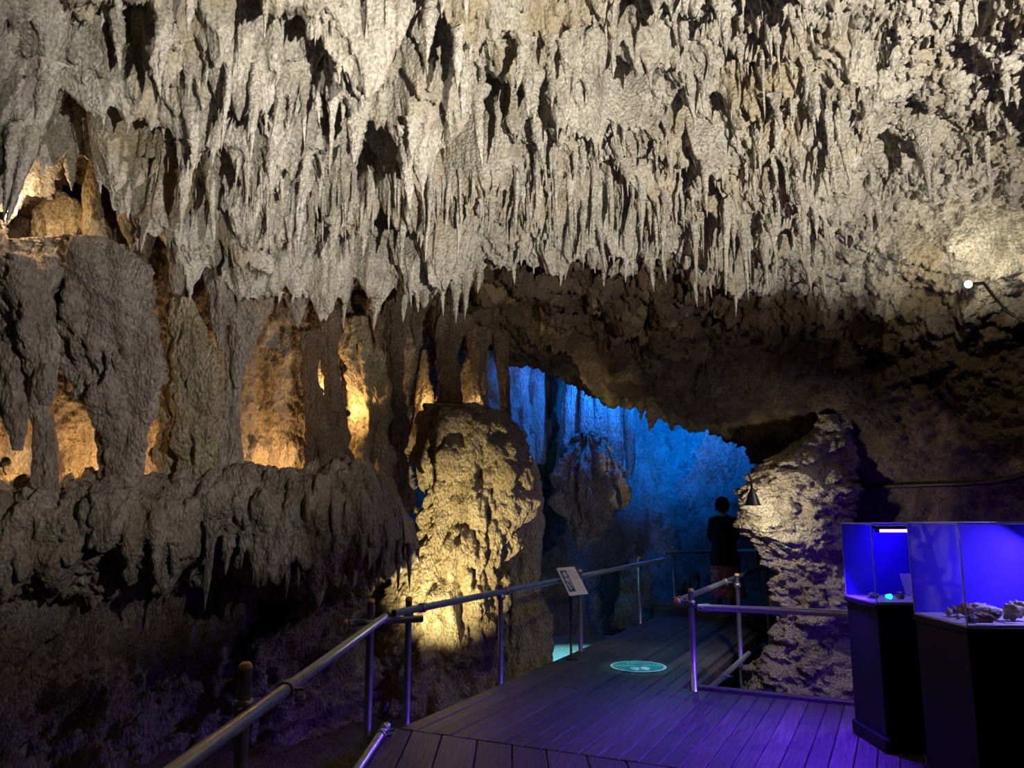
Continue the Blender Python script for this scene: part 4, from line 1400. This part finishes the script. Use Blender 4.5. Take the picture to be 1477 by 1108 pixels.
# ------------------------------------------------------------------ person
def person():
    base = Vector((3.36, 12.35, 0.19))
    e = empty('person', base)
    tag(e, 'person with short dark hair, dark coat and red patterned skirt on the far platform', 'person')
    M['coat'] = plain('dark_coat', (0.012, 0.014, 0.022), 0.85, var=0.3)
    M['hair'] = plain('dark_hair', (0.010, 0.008, 0.008), 0.5, var=0.3)
    M['skin'] = plain('skin', (0.42, 0.27, 0.20), 0.55, var=0.06)
    M['collar'] = plain('white_collar', (0.75, 0.75, 0.78), 0.7, var=0.05)
    m_, nt_, b_2 = newmat('patterned_skirt')
    tc_ = nt_.nodes.new('ShaderNodeTexCoord')
    cc = ramp(nt_, noise(nt_, tc_.outputs['Object'], 16, 2, 0.5, 1.2), [(0.38, (0.22, 0.06, 0.24)), (0.5, (0.80, 0.16, 0.20)), (0.62, (0.95, 0.48, 0.34))])
    nt_.links.new(cc, b_2.inputs['Base Color'])
    b_2.inputs['Roughness'].default_value = 0.8
    # continuous body
    J = {'pelvis': (0, 0, .88), 'spine': (0, .01, 1.06), 'chest': (0, .0, 1.26), 'neck': (0, -.01, 1.40), 'head0': (0, .01, 1.47), 'head1': (0, .02, 1.57), 'head2': (0, .01, 1.63),
         'shl': (-.15, 0, 1.33), 'ell': (-.20, .04, 1.08), 'wrl': (-.12, .20, 1.00), 'hal': (-.07, .25, 1.02),
         'shr': (.15, 0, 1.33), 'elr': (.20, .04, 1.08), 'wrr': (.12, .20, 1.00), 'har': (.07, .25, 1.02),
         'hil': (-.09, 0, .84), 'knl': (-.095, .02, .47), 'anl': (-.10, -.02, .09), 'tol': (-.11, .12, .035),
         'hir': (.09, 0, .84), 'knr': (.095, .02, .47), 'anr': (.10, -.02, .09), 'tor': (.11, .12, .035)}
    Rr = {'pelvis': (.15, .115), 'spine': (.125, .10), 'chest': (.15, .11), 'neck': (.055, .055), 'head0': (.065, .075), 'head1': (.078, .095), 'head2': (.055, .07),
          'shl': (.065,) * 2, 'ell': (.045,) * 2, 'wrl': (.032,) * 2, 'hal': (.036, .022), 'hil': (.09,) * 2, 'knl': (.06,) * 2, 'anl': (.04,) * 2, 'tol': (.042, .03)}
    E_ = [('pelvis', 'spine'), ('spine', 'chest'), ('chest', 'neck'), ('neck', 'head0'), ('head0', 'head1'), ('head1', 'head2')]
    for s in 'lr':
        E_ += [('chest', 'sh' + s), ('sh' + s, 'el' + s), ('el' + s, 'wr' + s), ('wr' + s, 'ha' + s), ('pelvis', 'hi' + s), ('hi' + s, 'kn' + s), ('kn' + s, 'an' + s), ('an' + s, 'to' + s)]
    # fingers
    for s, sg_ in (('l', -1), ('r', 1)):
        for k in range(5):
            f0 = Vector(J['ha' + s]) + Vector((-sg_ * (0.03 + 0.004 * (k == 2)), 0.015, 0.03 - 0.017 * k))
            J[f'f{s}{k}a'] = tuple(f0)
            J[f'f{s}{k}b'] = tuple(f0 + Vector((-sg_ * (0.035 if k else 0.015), 0.01, 0.02 if k == 0 else -0.006)))
            Rr[f'f{s}{k}a'] = (.0095,) * 2
            Rr[f'f{s}{k}b'] = (.008,) * 2
            E_ += [('ha' + s, f'f{s}{k}a'), (f'f{s}{k}a', f'f{s}{k}b')]
    names = list(J)
    me_ = bpy.data.meshes.new('body')
    me_.from_pydata([J[n] for n in names], [(names.index(a), names.index(b)) for a, b in E_], [])
    ob = bpy.data.objects.new('body', me_)
    link(ob, e)
    sk = ob.modifiers.new('skin', 'SKIN')
    for i, n in enumerate(names):
        key = n if n in Rr else n[:-1] + 'l'
        me_.skin_vertices[0].data[i].radius = Rr[key]
    me_.skin_vertices[0].data[0].use_root = True
    su = ob.modifiers.new('sub', 'SUBSURF')
    su.levels = su.render_levels = 2
    me_.materials.append(M['skin'])

    def shell(name, rings, mat, ns=40, wob=0.0, seed=3):
        R = np.array(rings, float)
        C = crw(np.linspace(0, len(R) - 1, 30), len(R)) @ R
        a = np.linspace(0, 2 * PI, ns, endpoint=False)
        f = 1 + wob * np.sin(a * 9 + seed)[None] * np.linspace(0, 1, 30)[:, None]
        B = np.stack([C[:, 0, None] + C[:, 3, None] * np.cos(a) * f, C[:, 1, None] + C[:, 4, None] * np.sin(a) * f, np.repeat(C[:, 2, None], ns, 1)], -1)
        o = grid_obj(name, B, mat, e, True)
        sd = o.modifiers.new('solid', 'SOLIDIFY')
        sd.thickness = 0.006
        return o

    shell('coat', [(0, 0, 1.40, .075, .07), (0, 0, 1.37, .15, .10), (0, 0, 1.31, .205, .125), (0, 0, 1.15, .19, .135), (0, 0, .98, .175, .135), (0, 0, .80, .205, .155), (0, 0, .62, .225, .17)], M['coat'], wob=0.02)
    shell('skirt', [(0, 0, .90, .15, .12), (0, 0, .70, .20, .155), (0.02, 0, .40, .235, .18), (0.03, 0, .12, .26, .20)], m_, wob=0.07)
    shell('collar', [(0, 0, 1.425, .062, .062), (0, 0, 1.405, .078, .075), (0, 0, 1.385, .10, .088)], M['collar'])
    for sg_ in (-1, 1):
        sh, el, wr = [Vector(J[n + ('l' if sg_ < 0 else 'r')]) for n in ('sh', 'el', 'wr')]
        tb = tube_mesh('sleeve', [sh + Vector((0, 0, .02)), sh.lerp(el, .5), el, el.lerp(wr, .5), wr], 0.062, M['coat'], 16, False)
        link(bpy.data.objects.new('sleeve', tb), e)
        lathe('shoe', [(0.055, 0.0), (0.058, 0.02), (0.05, 0.05), (0.02, 0.065)], M['black'], e, base + Vector((sg_ * .105, .05, 0)), 16).scale = (0.85, 2.2, 1)
    # bobbed hair
    a = np.linspace(0, PI * 0.92, 18)[:, None]
    b2 = np.linspace(0, 2 * PI, 30, endpoint=False)[None]
    U = np.stack([np.sin(a) * np.cos(b2), np.sin(a) * np.sin(b2), np.cos(a) * np.ones_like(b2)], -1)
    face = ss(0.3, 0.8, U[..., 1]) * ss(0.35, -0.1, U[..., 2])
    V = U * np.array([0.115, 0.125, 0.135]) * (1 - 0.25 * face)[..., None] * (1 + 0.05 * vn(U * 9, 4))[..., None] + np.array([0, 0.0, 1.565])
    V[..., 2] = np.maximum(V[..., 2], 1.455)
    grid_obj('hair', V, M['hair'], e, True)
    # face
    for sg_ in (-1, 1):
        lathe('eye', [(0.001, -.008), (0.011, -.004), (0.012, .002), (0.002, .01)], M['collar'], e, base + Vector((sg_ * .032, .112, 1.56)), 10, (-PI / 2, 0, 0))
        lathe('ear', [(0.004, -.028), (0.014, -.018), (0.016, .012), (0.006, .028)], M['skin'], e, base + Vector((sg_ * .083, .03, 1.55)), 10)
    lathe('nose', [(0.013, -.02), (0.012, -.008), (0.006, .02)], M['skin'], e, base + Vector((0, .117, 1.535)), 10)
    lathe('mouth', [(0.003, -.022), (0.007, -.008), (0.007, .008), (0.003, .022)], plain('lips', (0.4, 0.14, 0.12), 0.5), e, base + Vector((0, .108, 1.495)), 8, (0, PI / 2, 0))
    e.rotation_euler = (0, 0, -0.15)


person()
